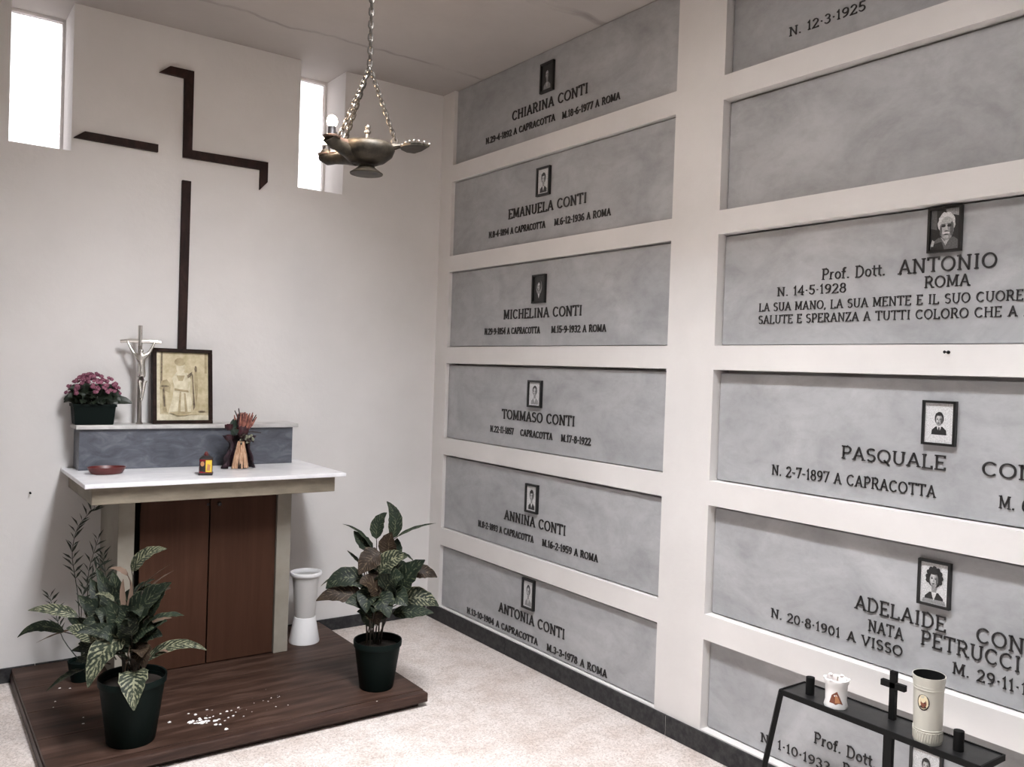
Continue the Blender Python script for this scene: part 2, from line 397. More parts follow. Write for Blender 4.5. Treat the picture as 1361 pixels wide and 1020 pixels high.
# glyph: (advance width, strokes, feet = points that get a serif bar, ticks = points that get an upright tick)
GL = {
 'A': (.86, [[(.1, 0), (.43, 1)], [(.43, 1), (.76, 0)], [(.24, .34), (.62, .34)]], [(.1, 0), (.76, 0)]),
 'C': (.84, [arc(.45, .5, .36, .47, 45, 315, 16)], []),
 'D': (.86, [[(.16, 0), (.16, 1)], [(.06, 1), (.36, 1)]+arc(.36, .5, .4, .5, 90, -90, 12)+[(.06, 0)]], []),
 'E': (.72, [[(.16, 0), (.16, 1)], [(.06, 1), (.62, 1), (.62, .86)], [(.16, .52), (.5, .52)], [(.06, 0), (.64, 0), (.64, .15)]], []),
 'H': (.90, [[(.17, 0), (.17, 1)], [(.73, 0), (.73, 1)], [(.17, .52), (.73, .52)]], [(.17, 0), (.17, 1), (.73, 0), (.73, 1)]),
 'I': (.42, [[(.21, 0), (.21, 1)]], [(.21, 0), (.21, 1)]),
 'L': (.70, [[(.16, 0), (.16, 1)], [(.06, 0), (.62, 0), (.62, .17)]], [(.16, 1)]),
 'M': (1.02, [[(.16, 0), (.18, 1)], [(.18, 1), (.51, .12)], [(.51, .12), (.84, 1)], [(.84, 1), (.86, 0)]], [(.16, 0), (.86, 0), (.14, 1), (.88, 1)]),
 'N': (.90, [[(.17, 0), (.17, 1)], [(.17, 1), (.73, 0)], [(.73, 0), (.73, 1)]], [(.17, 0), (.13, 1), (.73, 1)]),
 'O': (.92, [arc(.46, .5, .38, .48, 90, 450, 20)], []),
 'P': (.74, [[(.16, 0), (.16, 1)], [(.06, 1), (.40, 1)]+arc(.40, .74, .25, .26, 90, -90, 10)+[(.16, .48)]], [(.16, 0)]),
 'Q': (.92, [arc(.46, .5, .38, .48, 90, 450, 20), [(.5, .2), (.8, -.16)]], []),
 'R': (.82, [[(.16, 0), (.16, 1)], [(.06, 1), (.40, 1)]+arc(.40, .75, .24, .25, 90, -90, 10)+[(.16, .5)], [(.40, .5), (.70, 0)]], [(.16, 0), (.72, 0)]),
 'S': (.68, [arc(.34, .74, .24, .24, 40, 270, 12)[:-1]+arc(.34, .26, .25, .25, 90, -140, 12)], []),
 'T': (.80, [[(.40, 0), (.40, 1)], [(.06, .84), (.06, 1), (.74, 1), (.74, .84)]], [(.40, 0)]),
 'U': (.88, [[(.17, 1), (.17, .35)]+arc(.44, .33, .27, .31, 180, 360, 12)+[(.71, 1)]], [(.17, 1), (.71, 1)]),
 'V': (.84, [[(.1, 1), (.42, 0)], [(.42, 0), (.74, 1)]], [(.1, 1), (.74, 1)]),
 'Z': (.72, [[(.1, .85), (.1, 1), (.62, 1), (.08, 0), (.64, 0), (.64, .15)]], []),
 'r': (.46, [[(.12, 0), (.12, .66)], [(.12, .42)]+arc(.32, .44, .19, .2, 150, 70, 5)], [(.12, 0)]),
 'o': (.62, [arc(.31, .33, .24, .31, 90, 450, 14)], []),
 'f': (.42, [[(.16, 0), (.16, .8)]+arc(.31, .8, .15, .18, 180, 60, 6), [(.02, .62), (.34, .62)]], [(.16, 0)]),
 't': (.40, [[(.18, .92), (.18, .1), (.34, .02)], [(.02, .66), (.36, .66)]], []),
 '0': (.70, [arc(.35, .5, .26, .47, 90, 450, 16)], []),
 '1': (.44, [[(.10, .8), (.24, 1), (.24, 0)]], [(.24, 0)]),
 '2': (.68, [arc(.33, .72, .23, .26, 165, -25, 9)+[(.08, 0), (.60, 0), (.60, .1)]], []),
 '3': (.66, [arc(.31, .75, .21, .23, 150, -80, 9)+arc(.31, .27, .24, .26, 75, -150, 10)], []),
 '4': (.70, [[(.48, 0), (.48, 1), (.06, .3), (.64, .3)]], [(.48, 0)]),
 '5': (.66, [[(.56, 1), (.17, 1), (.13, .56)]+arc(.32, .31, .25, .29, 120, -150, 12)], []),
 '6': (.68, [arc(.34, .28, .24, .27, 90, 450, 14), [(.5, .98)]+arc(.42, .42, .32, .52, 115, 190, 6)], []),
 '7': (.66, [[(.08, .84), (.08, 1), (.60, 1), (.26, 0)]], []),
 '8': (.68, [arc(.34, .75, .21, .23, 90, 450, 14), arc(.34, .27, .25, .26, 90, 450, 14)], []),
 '9': (.68, [arc(.34, .70, .24, .27, 90, 450, 14), [(.18, .02)]+arc(.26, .56, .32, .52, -65, 10, 6)], []),
 '.': (.28, [[(.11, .05), (.17, .05)]], []),
 ',': (.28, [[(.16, .1), (.08, -.12)]], []),
 '-': (.44, [[(.09, .45), (.35, .45)]], []),
 '\u00b7': (.34, [[(.14, .46), (.20, .46)]], []),
}
glyph_me = {}
def glyph(ch, bold):
    key = (ch, bold)
    if key in glyph_me: return glyph_me[key]
    m = MB(); hw = bold; th = .12
    def ribbon(pts, w):
        closed = len(pts) > 3 and math.hypot(pts[0][0]-pts[-1][0], pts[0][1]-pts[-1][1]) < 1e-4
        if closed: pts = pts[:-1]
        n = len(pts); P = [Vector((p[0], p[1], 0)) for p in pts]; vs = []
        for i in range(n):
            a = P[i]-P[i-1] if (i or closed) else P[1]-P[0]
            b_ = P[(i+1) % n]-P[i] if (i < n-1 or closed) else a
            a = a.normalized(); b_ = b_.normalized(); t = (a+b_)
            t = t.normalized() if t.length > 1e-4 else a
            nn = Vector((-t.y, t.x, 0)); k = min(1/max(abs(nn.dot(Vector((-a.y, a.x, 0)))), .35), 2.0)
            ext = Vector((0, 0, 0))
            if not closed and i == 0: ext = -a*w*.5
            if not closed and i == n-1: ext = a*w*.5
            for z in (0, th):
                vs += [P[i]+nn*w*k+ext+Vector((0, 0, z)), P[i]-nn*w*k+ext+Vector((0, 0, z))]
        fs = []
        for i in range(n if closed else n-1):
            j = (i+1) % n; A = i*4; B = j*4
            fs += [(A+2, A+3, B+3, B+2), (A, A+2, B+2, B), (A+1, B+1, B+3, A+3)]
        if not closed: fs += [(0, 1, 3, 2), ((n-1)*4, (n-1)*4+2, (n-1)*4+3, (n-1)*4+1)]
        m.add(vs, fs)
    w, strokes, feet = GL[ch]
    dot = ch in '.\u00b7'
    for s in strokes: ribbon(s, max(hw*1.1, .06) if dot else hw)
    for (x, y) in feet:
        y2 = y+.025 if y < .5 else y-.025
        ribbon([(x-.10, y2), (x+.10, y2)], .042)
    me = m.mesh('letter', 'letter_bronze'); glyph_me[key] = me
    return me
def text_w(s, sp):
    return sum((.42 if c == ' ' else GL[c][0])+sp for c in s)-sp
def letter_line(parent, s, x0, x1, z, cap, lz, bold=.062, sp=.06):
    """one line of raised letters between x0 and x1 (slab coordinates), cap height cap"""
    tw = text_w(s, sp)*cap; k = (x1-x0)/tw; x = x0
    for c in s:
        w = (.42 if c == ' ' else GL[c][0])*cap*k
        if c != ' ':
            o = link('letter', glyph(c, bold), parent, (x, z, lz)); o.scale = (cap*k, cap, .03)
        x += w+sp*cap*k

# ------------------------------------------------------------------ portraits on porcelain (generic sitters)
def ell(cx, cy, rx, ry, n=18, wob=0.0, a0=0, a1=360, seed=0):
    q = random.Random(seed)
    return [(cx+rx*(1+q.uniform(-wob, wob))*math.cos(math.radians(a0+(a1-a0)*i/n)), cy+ry*(1+q.uniform(-wob, wob))*math.sin(math.radians(a0+(a1-a0)*i/n))) for i in range(n)]
def portrait_mesh(kind, w, h):
    m = MB(); L = [0]
    def poly(pts, mi):
        L[0] += 1; z = .0002*L[0]
        k = SC if L[0] > 1 else 1
        m.add([((x-.5)*w*k, (y-.5)*h*k, z) for x, y in pts], [tuple(range(len(pts)))], mi)
    SC = {'suit': .74, 'curly': .97, 'elder': 1.0}.get(kind, .9)
    bgm = {'dark': 2, 'elder': 2, 'veil': 2}.get(kind, 0)
    poly([(0, 0), (1, 0), (1, 1), (0, 1)], bgm)
    if kind == 'elder':
        poly([(0, .55), (.22, .5), (.2, 1), (0, 1)], 4); poly([(.55, .9), (1, .8), (1, 1), (.5, 1)], 1)
        poly([(0, 0), (1, 0), (1, .20), (.82, .30), (.28, .30), (.0, .16)], 4); poly([(.0, .0), (.5, 0), (.40, .2), (.1, .16)], 2)
        poly([(.36, .32), (.54, .10), (.74, .34), (.60, .24), (.50, .22)], 3)
        poly(ell(.56, .66, .30, .27, 26, .10, seed=3), 0); poly(ell(.57, .52, .245, .29, 22, .03, seed=4), 1)
        poly(ell(.55, .68, .20, .11, 18, .06, seed=5), 3); poly(ell(.48, .50, .10, .12, 14), 3)
        poly(ell(.74, .50, .06, .18, 12), 4); poly(ell(.37, .48, .04, .14, 12), 4)
        for x in (.46, .66): poly(ell(x, .585, .075, .035, 12), 2); poly(ell(x, .625, .085, .015, 10), 4)
        poly([(.54, .61), (.585, .61), (.63, .46), (.50, .45)], 3); poly(ell(.565, .455, .07, .018, 10), 4)
        poly(ell(.56, .405, .13, .03, 12, .08), 0); poly(ell(.565, .375, .08, .014, 10), 2); poly(ell(.565, .31, .10, .035, 12), 3)
        poly([(.04, .10), (.13, .09), (.17, .22), (.09, .26)], 3)
    else:
        suit = 2 if kind in ('suit', 'lady', 'curly', 'veil') else 1
        if kind == 'veil': poly(ell(.5, .58, .30, .34, 18), 1)
        sy = .10 if kind in ('suit',) else .0
        poly([(.14, sy), (.86, sy), (.84, sy+.16), (.66, sy+.28), (.34, sy+.28), (.16, sy+.16)], suit)
        if kind == 'curly': poly([(.05, 0), (.95, 0), (.9, .10), (.1, .10)], 1)
        poly([(.42, sy+.2), (.58, sy+.2), (.60, .44), (.40, .44)], 1 if kind != 'suit' else 0)
        poly([(.40, sy+.28), (.60, sy+.28), (.5, sy+.06)], 0)
        if kind == 'suit': poly([(.47, sy+.26), (.53, sy+.26), (.55, sy+.05), (.45, sy+.05)], 2)
        hx = {'curly': (.25, .23), 'lady': (.21, .22), 'suit': (.19, .20), 'veil': (.22, .25)}.get(kind, (.2, .22))
        poly(ell(.5, .66, hx[0]+.03, hx[1]+.02, 22, .10 if kind == 'curly' else .03, seed=8), 2)
        if kind == 'curly': [poly(ell(.5+.25*math.cos(a), .66+.22*math.sin(a), .085, .065, 10, .12, seed=int(a*9)), 2) for a in (-.5, 0, .5, 1.0, 1.57, 2.1, 2.6, 3.14, 3.6)]
        poly(ell(.5, .60, .160, .195, 20), 1); poly(ell(.475, .615, .125, .16, 18), 3); poly(ell(.46, .66, .09, .07, 14), 0); poly(ell(.44, .57, .045, .04, 10), 0); poly(ell(.61, .58, .035, .11, 10), 4)
        for x in (.425, .56): poly(ell(x, .628, .040, .018, 10), 4); poly(ell(x, .627, .020, .012, 8), 2); poly(ell(x, .662, .045, .007, 8), 4)
        poly([(.49, .63), (.53, .55), (.47, .55)], 1); poly(ell(.495, .50, .055, .014, 8), 2)
        if kind in ('lady', 'curly'): poly(ell(.5, .79, .18, .06, 14, .08, seed=1), 2)
        if kind == 'suit': poly(ell(.5, .80, .16, .05, 14), 2)
    return m.mesh('portrait', ['photo_light', 'photo_mid', 'photo_dark', 'photo_pale', 'photo_dim'])

# ------------------------------------------------------------------ tomb slabs
def slab(col, row, label, lines=(), photo=None, pz=None):
    y0, y1, d = COLS[col]; zb, zt = ZB[row], ZT[row]; yc = (y0+y1)/2
    o = thing('tomb_plaque', label, 'tomb slab', group='marble slabs closing the wall tombs')
    o['kind'] = 'thing'
    # slab axes: x to the right along the wall, y up, z out into the room
    mm = Matrix(((0, 0, -1), (-1, 0, 0), (0, 1, 0))).to_4x4(); mm.translation = (d, yc, zb)
    o.matrix_world = mm
    hw = (y0-y1)/2-.004; hh = zt-zb
    top = hh-(.012 if row > 2 else .006) if row else hh-.002
    m = MB().box(-hw, hw, .004, top, -.03, 0)
    p = obj('panel', m, 'slab_marble', o, bevel=.003)
    for (s, ya, yb, z, cap) in lines:
        letter_line(o, s, yc-ya, yc-yb, z-zb, cap, .0005, bold=(.052 if cap > .033 else .05) if col == 'B' else .066 if cap > .04 else .072)
    if photo:
        ya, yb, z0, z1 = pz; w = ya-yb; h = z1-z0; fw = .0075 if col == 'B' else .010
        fr = MB()
        for q in ((-w/2, w/2, -h/2, -h/2+fw), (-w/2, w/2, h/2-fw, h/2), (-w/2, -w/2+fw, -h/2+fw, h/2-fw), (w/2-fw, w/2, -h/2+fw, h/2-fw)): fr.box(q[0], q[1], q[2], q[3], 0, .014)
        fr.box(-w/2+fw, w/2-fw, -h/2+fw, h/2-fw, 0, .006)
        f = obj('photo_frame', fr, 'plaque_black', o, (yc-(ya+yb)/2, (z0+z1)/2-zb, .0005))
        link('portrait', portrait_mesh(photo, w-2*fw, h-2*fw), f, (0, 0, .0065))
    return o
nm, sm = .046, .031
PA = (-.902, -1.006)
L_A = 'grey marble tomb slab in the column beside the corner, '
slab('A', 0, L_A+'topmost, touching the ceiling', [('CHIARINA CONTI', -.669, -1.262, 2.716, nm), ('N.29-4-1892 A CAPRACOTTA', -.432, -1.025, 2.642, sm), ('M.18-6-1977 A ROMA', -1.079, -1.479, 2.636, sm)], 'dark', (-.908, -1.011, 2.792, 2.936))
slab('A', 1, L_A+'second from the ceiling', [('EMANUELA CONTI', -.665, -1.279, 2.213, nm), ('N.8-4-1894 A CAPRACOTTA', -.491, -.977, 2.134, sm), ('M.6-12-1936 A ROMA', -1.047, -1.445, 2.134, sm)], 'lady', (-.906, -1.011, 2.290, 2.429))
slab('A', 2, L_A+'third from the ceiling', [('MICHELINA CONTI', -.652, -1.275, 1.698, nm), ('N.29-9-1854 A CAPRACOTTA', -.482, -.964, 1.621, sm), ('M.15-9-1932 A ROMA', -1.053, -1.442, 1.621, sm)], 'veil', (-.900, -1.004, 1.767, 1.907))
slab('A', 3, L_A+'third from the floor', [('TOMMASO CONTI', -.668, -1.252, 1.186, nm), ('N.22-11-1857', -.566, -.775, 1.110, sm), ('CAPRACOTTA', -.833, -1.090, 1.110, sm), ('M.17-8-1922', -1.155, -1.367, 1.110, sm)], 'plain', (-.893, -1.002, 1.257, 1.390))
slab('A', 4, L_A+'second from the floor', [('ANNINA CONTI', -.719, -1.215, .673, nm), ('N.8-2-1893 A CAPRACOTTA', -.483, -.971, .596, sm), ('M.16-2-1959 A ROMA', -1.040, -1.442, .596, sm)], 'lady', (-.902, -1.001, .740, .881))
slab('A', 5, L_A+'lowest, above the black skirting', [('ANTONIA CONTI', -.697, -1.234, .193, nm), ('N.13-10-1904 A CAPRACOTTA', -.401, -1.032, .109, sm), ('M.3-3-1978 A ROMA', -1.103, -1.528, .107, sm)], 'plain', (-.903, -.999, .266, .414))
md = '\u00b7'
L_B = 'grey marble tomb slab in the nearer right column, '
slab('B', 0, L_B+'topmost, showing only one date', [('N. 12%s3%s1925' % (md, md), -2.331, -2.628, 2.658, .031)])
slab('B', 1, L_B+'blank, without letters or photograph')
slab('B', 2, L_B+'bearing the longest inscription', [('Prof. Dott.', -2.503, -2.734, 1.780, .036), ('ANTONIO', -2.777, -3.076, 1.779, .043), ('ROMA', -2.863, -3.001, 1.731, .034),
     ('N. 14%s5%s1928' % (md, md), -2.323, -2.598, 1.733, .031), ('LA SUA MANO, LA SUA MENTE E IL SUO CUORE', -2.246, -3.150, 1.681, .029), ('SALUTE E SPERANZA A TUTTI COLORO CHE A LUI', -2.246, -3.215, 1.636, .029)], 'elder', (-2.872, -2.974, 1.835, 1.972))
slab('B', 3, L_B+'with portrait of a suited man', [('PASQUALE', -2.604, -2.954, 1.180, .041), ('CONTI', -3.056, -3.275, 1.177, .041), ('N. 2-7-1897 A CAPRACOTTA', -2.330, -2.926, 1.093, .035), ('M. 6', -3.107, -3.190, 1.090, .035)], 'suit', (-2.879, -2.981, 1.252, 1.387))
slab('B', 4, L_B+'with portrait of a curly-haired woman', [('ADELAIDE', -2.675, -2.974, .696, .043), ('CONTI', -3.060, -3.255, .693, .043), ('NATA', -2.724, -2.843, .635, .036), ('PETRUCCI', -2.898, -3.185, .640, .043),
     ('N. 20%s8%s1901' % (md, md), -2.350, -2.626, .584, .031), ('A VISSO', -2.651, -2.843, .584, .031), ('M. 29%s11%s1' % (md, md), -2.997, -3.203, .582, .033)], 'curly', (-2.886, -2.985, .765, .904))
slab('B', 5, L_B+'lowest, behind the black candle stand', [('Prof. Dott.', -2.544, -2.770, .203, .036), ('N. 1%s10%s1933' % (md, md), -2.326, -2.610, .126, .031), ('ROMA', -2.655, -2.790, .145, .034)], 'suit', (-2.884, -2.984, .20, .338))

# ------------------------------------------------------------------ wooden altar step
PX0, PX1, PY0, PH = -2.09, -.672, -1.172, .06
pf = thing('altar_step', 'low dark brown wooden step under the altar with two potted plants', 'platform', ((PX0+PX1)/2, (PY0-.012)/2, 0))
pf_o = Vector(pf.location)
def pbox(name, q, mt, bevel=.003):
    c = Vector(((q[0]+q[1])/2, (q[2]+q[3])/2, (q[4]+q[5])/2))
    return obj(name, MB().box(q[0]-c.x, q[1]-c.x, q[2]-c.y, q[3]-c.y, q[4]-c.z, q[5]-c.z), mt, pf, c-pf_o, bevel=bevel)
pbox('base', (PX0+.025, PX1-.03, PY0+.03, -.014, 0, PH-.018), 'platform_edge', 0)
ye = [-.013, -.29, -.57, -.85, PY0+.045]
for k in range(4): pbox('plank', (PX0, PX1, ye[k+1]+.0006, ye[k]-.0006, PH-.018, PH), 'platform_wood', .0012)
pbox('nosing', (PX0, PX1, PY0, PY0+.045, PH-.040, PH), 'platform_edge', .006)
pbox('side_board', (PX0-.004, PX0+.025, PY0+.03, -.014, 0, PH-.018), 'platform_edge', .002)

# ------------------------------------------------------------------ altar
AX0, AX1, AF = -1.748, -.986, -.378
al = thing('altar', 'built-in altar with white marble table top, brown doors and grey marble ledge', 'altar', (-1.367, -.3, PH))
ao = Vector(al.location)
def abox(name, q, mt, bevel=.002, parent=None):
    c = Vector(((q[0]+q[1])/2, (q[2]+q[3])/2, (q[4]+q[5])/2))
    o = obj(name, MB().box(q[0]-c.x, q[1]-c.x, q[2]-c.y, q[3]-c.y, q[4]-c.z, q[5]-c.z), mt, None, (0, 0, 0), bevel=bevel)
    o.parent = parent or al; o.location = c-ao-(Vector(parent.location) if parent else Vector((0, 0, 0)))
    return o
AB = .842                                  # underside of the apron
abox('pier', (AX0, -1.682, AF, -.001, PH, AB), 'pier_stone')
abox('pier', (-1.054, AX1, AF, -.001, PH, AB), 'pier_stone')
abox('cupboard_back', (-1.682, -1.054, -.30, -.28, PH, AB), 'dark_gap', 0)
d1 = abox('door', (-1.657, -1.3665, AF+.012, AF+.03, PH+.004, AB-.004), 'door_wood')
d2 = abox('door', (-1.3605, -1.0565, AF+.012, AF+.03, PH+.004, AB-.004), 'door_wood')
kb = MB().lathe([(.004, 0), (.004, .008), (.009, .012), (.010, .016), (.006, .020)], 12)
obj('lock', kb, 'lantern_black', d2, (-.118, -.009, .335), (PI/2, 0, 0), smooth=True)
obj('lock', MB().lathe([(.004, 0), (.004, .003), (.007, .006), (.003, .008)], 10), 'lantern_black', d1, (.138, -.009, .335), (PI/2, 0, 0), smooth=True)
abox('apron', (-1.885, -.852, -.565, -.001, AB, .913), 'travertine', .003)
abox('table_top', (-1.917, -.812, -.600, -.001, .913, .931), 'white_marble', .003)
gr = abox('ledge', (-1.868, -.898, -.140, -.001, .931, 1.112), 'grey_marble', .0015)
abox('ledge_cap', (-1.884, -.874, -.156, -.001, 1.112, 1.130), 'cap_marble', .003)

# ------------------------------------------------------------------ dark wooden strips forming a broken cross on the back wall
wc = thing('wall_cross', 'large dark brown broken cross of wooden strips fixed to the back wall', 'cross', (-1.413, -.001, 1.131))
def strip(pts, ox=-1.413, oz=1.131):
    m = MB().prism([(x-ox, z-oz) for x, z in pts], lambda a, b, d: (a, d, b), 0, -.018)
    return obj('strip', m, 'cross_wood', wc, bevel=.002)
strip([(-1.551, 2.774), (-1.502, 2.814), (-1.393, 2.814), (-1.392, 2.438), (-1.020, 2.443), (-1.020, 2.343), (-1.060, 2.298), (-1.060, 2.400), (-1.433, 2.397), (-1.437, 2.772)])
strip([(-1.904, 2.403), (-1.858, 2.439), (-1.546, 2.437), (-1.546, 2.401)])
strip([(-1.434, 2.289), (-1.393, 2.289), (-1.393, 1.131), (-1.432, 1.131)])

# ------------------------------------------------------------------ things on the ledge
# framed sepia print leaning on the wall
FW, FH = .272, .356
pic = thing('framed_picture', 'dark framed sepia print of a seated robed figure leaning above the altar', 'picture', (-1.420, -.105, 1.1305), (math.radians(-7), 0, 0))
fr = MB(); b_ = .017
for q in ((-FW/2, FW/2, 0, b_), (-FW/2, FW/2, FH-b_, FH), (-FW/2, -FW/2+b_, b_, FH-b_), (FW/2-b_, FW/2, b_, FH-b_)): fr.box(q[0], q[1], 0, .04, q[2], q[3])
obj('frame', fr, 'frame_wood', pic, bevel=.002)
def sepia(w, h):
    m = MB(); L = [0]
    def poly(pts, mi):
        L[0] += 1; m.add([((x-.5)*w, -.0003*L[0], y*h) for x, y in pts], [tuple(range(len(pts)))], mi)
    poly([(0, 0), (1, 0), (1, 1), (0, 1)], 0)
    poly([(0, .05), (.07, .05), (.07, 1), (0, 1)], 1); poly([(.08, .5), (.115, .5), (.125, 1), (.09, 1)], 3)
    poly([(.93, .7), (.975, .7), (.975, 1), (.93, 1)], 2); poly([(0, 0), (1, 0), (1, .07), (0, .09)], 1)
    poly([(.60, .08), (.9, .09), (.95, .35), (.9, .6), (.66, .62)], 0)
    poly([(.22, .10), (.30, .30), (.34, .50), (.30, .62), (.40, .72), (.60, .70), (.66, .60), (.64, .42), (.68, .25), (.64, .08), (.45, .06)], 1)
    poly([(.12, .12), (.20, .12), (.16, .50), (.11, .52)], 2); poly([(.06, .46), (.26, .40), (.27, .52), (.20, .60), (.10, .58)], 2)
    poly([(.14, .2), (.17, .2), (.15, .5), (.12, .45)], 3)
    poly([(.70, .14), (.74, .2), (.70, .68), (.68, .68)], 3); poly([(.76, .15), (.80, .5), (.78, .78), (.74, .8), (.72, .6)], 2)
    poly(ell(.46, .78, .085, .095, 14), 1); poly(ell(.45, .86, .11, .06, 12), 2); poly([(.38, .66), (.54, .66), (.50, .58), (.42, .58)], 2)
    poly([(.32, .56), (.60, .58), (.64, .50), (.5, .44), (.34, .48)], 1); poly([(.34, .47), (.6, .44), (.62, .41), (.34, .44)], 2)
    poly([(.40, .10), (.44, .42), (.47, .42), (.45, .10)], 2); poly([(.54, .10), (.52, .40), (.55, .40), (.59, .12)], 2)
    poly([(.58, .66), (.68, .72), (.68, .67), (.60, .62)], 3); poly(ell(.75, .76, .025, .05, 8), 3); poly(ell(.16, .50, .08, .012, 10), 3)
    poly(ell(.86, .13, .08, .01, 8), 3); poly([(.24, .12), (.40, .06), (.62, .08), (.66, .12), (.4, .13)], 2)
    return m.mesh('print', ['sepia_back', 'sepia_pale', 'sepia_mid', 'sepia_dark'])
link('print', sepia(FW-2*b_, FH-2*b_), pic, (0, .016, b_))
obj('backing', MB().box(-FW/2+.006, FW/2-.006, .0175, .036, .006, FH-.006), 'frame_wood', pic)

# standing crucifix
cr = thing('crucifix', 'tall slender silver standing crucifix between the pink flowers and picture', 'crucifix', (-1.612, -.085, 1.1305), (0, 0, math.radians(-14)))
obj('pole', MB().tube([(0, 0, 0), (-.002, 0, .12), (-.004, 0, .27), (-.006, 0, .45)], [.010, .0095, .0095, .009], 10), 'old_silver', cr, smooth=True)
obj('foot', MB().lathe([(.016, 0), (.016, .004), (.010, .008), (.009, .014)], 14), 'old_silver', cr, smooth=True)
obj('crossbar', MB().tube([(-.088, 0, .376), (-.045, -.002, .381), (0, -.003, .380), (.045, -.002, .381), (.084, 0, .378)], [.008, .010, .011, .010, .008], 8), 'silver', cr, smooth=True)
obj('upper_post', MB().tube([(-.005, -.006, .36), (-.006, -.006, .452)], [.0105, .0095], 8), 'silver', cr, smooth=True)
# corpus: one continuous skinned figure
vs = [(.006, -.014, .235), (.004, -.016, .27), (0, -.018, .305), (-.001, -.022, .325), (.003, -.030, .345),
      (-.030, -.016, .322), (-.046, -.012, .352), (-.060, -.008, .380), (.030, -.016, .322), (.046, -.012, .352), (.058, -.008, .380),
      (-.006, -.020, .20), (.004, -.012, .15), (.004, -.012, .118), (.016, -.022, .198), (.012, -.013, .15), (.009, -.012, .116), (.006, -.022, .105)]
es = [(0, 1), (1, 2), (2, 3), (3, 4), (2, 5), (5, 6), (6, 7), (2, 8), (8, 9), (9, 10), (0, 11), (11, 12), (12, 13), (0, 14), (14, 15), (15, 16), (16, 17)]
rr = [.013, .011, .015, .006, .011, .007, .005, .0035, .007, .005, .0035, .0085, .006, .004, .0085, .006, .004, .003]
me = bpy.data.meshes.new('corpus'); me.from_pydata(vs, es, []); me.materials.append(MATS['silver'])
co = link('corpus', me, cr)
sk = co.modifiers.new('skin', 'SKIN'); sk.use_smooth_shade = True
for i, d in enumerate(me.skin_vertices[0].data): d.radius = (rr[i]*1.25, rr[i]*1.25); d.use_root = (i == 0)
ss = co.modifiers.new('sub', 'SUBSURF'); ss.levels = 1; ss.render_levels = 1

# leaf builder (also for the potted plants)
def leaf_mb(b, c, t, hw, front, root=None, wave=.06, seed=0, nl=12, rr_=.003, cup=.25):
    b, c, t = Vector(b), Vector(c), Vector(t); q = random.Random(seed); m = MB()
    nrm = Vector((-.40, -.62, .55)) if front else Vector((-.1, -.2, 1)); nrm = (nrm+Vector((q.uniform(-.2, .2), q.uniform(-.2, .2), q.uniform(-.1, .1)))).normalized()
    vs = []; NS = 5
    for i in range(nl+1):
        s = i/nl; p = b*(1-s)**2+c*2*s*(1-s)+t*s*s; tg = ((c-b)*(1-s)+(t-c)*s).normalized()
        side = tg.cross(nrm)
        if side.length < .15: side = tg.cross(Vector((1, 0, 0)))
        side.normalize(); n2 = side.cross(tg)
        w = hw*(math.sin(PI*min(1, s**.72*.97+.02))**.85)*(1+wave*math.sin(i*2.4+seed)) if i not in (0, nl) else hw*.05
        for k in range(NS):
            e = (k/(NS-1))*2-1
            vs.append(p+side*w*e+n2*(abs(e)*w*cup+(.10*w*math.sin(i*1.9+seed+e) if abs(e) > .9 else 0)))
    fs = [(i*NS+k, i*NS+k+1, (i+1)*NS+k+1, (i+1)*NS+k) for i in range(nl) for k in range(NS-1)]
    m.add(vs, fs)
    for i in range(nl+1):
        for k in range(NS): m.uv[i*NS+k] = (i/nl, k/(NS-1))
    if root is not None:
        root = Vector(root); mid = (root+b)/2+Vector((0, 0, .02))+(b-root).cross(Vector((0, 0, 1)))*.05
        m.tube([root, mid, b, b*.9+(b*.5+c*.5)*.1], [rr_, rr_*.85, rr_*.7, rr_*.5], 5, mi=1)
    return m

# pink-flowering plant in a green box
kp = thing('flowering_plant', 'pink flowering plant in a dark green rectangular pot on the ledge', 'potted plant', (-1.806, -.085, 1.1305))
kpot = MB().taper((-.078, .078, -.042, .042), (-.086, .086, -.048, .048), 0, .088)
kp_o = obj('pot', kpot, 'pot_green', kp, bevel=.004)
rim = MB()
for q in ((-.089, .089, -.051, -.045), (-.089, .089, .045, .051), (-.089, -.083, -.045, .045), (.083, .089, -.045, .045)): rim.box(q[0], q[1], q[2], q[3], .080, .092)
obj('rim', rim, 'pot_green', kp_o)
obj('soil', MB().box(-.083, .083, -.045, .045, .084, .089), 'soil', kp)
q = random.Random(5)
def dome(rx, ry, rz, a, e): return (rx*math.cos(e)*math.cos(a), ry*math.cos(e)*math.sin(a), .115+rz*math.sin(e))
for k in range(46):
    a = 2*PI*k/46*3.0+q.uniform(-.2, .2); e = q.uniform(-.05, .9) if k > 16 else q.uniform(-.25, .15)
    p = Vector(dome(.115, .075, .085, a, e)); base = Vector((p.x*.25, p.y*.25, .095))
    if k == 3: p = Vector((.150, -.02, .10))
    out = (p-base)
    m = leaf_mb(base+out*.35, base+out*.75+Vector((0, 0, .02)), base+out*1.05-Vector((0, 0, .006)), .024, True, base, .12, k, 6, .002)
    obj('leaf', m, ['kalanchoe_leaf', 'kalanchoe_leaf'], kp, smooth=True)
fl = MB()
for k in range(5):
    a = 2*PI*k/5; c0 = (math.cos(a)*.0062, math.sin(a)*.0062, .003)
    fl.ball(c0, .0055, .0055, .003, 6, 3)
fl.ball((0, 0, .0045), .0026, .0026, .002, 6, 3, 1)
fme = fl.mesh('blossom', ['petal_pink', 'bloom_centre'], True)
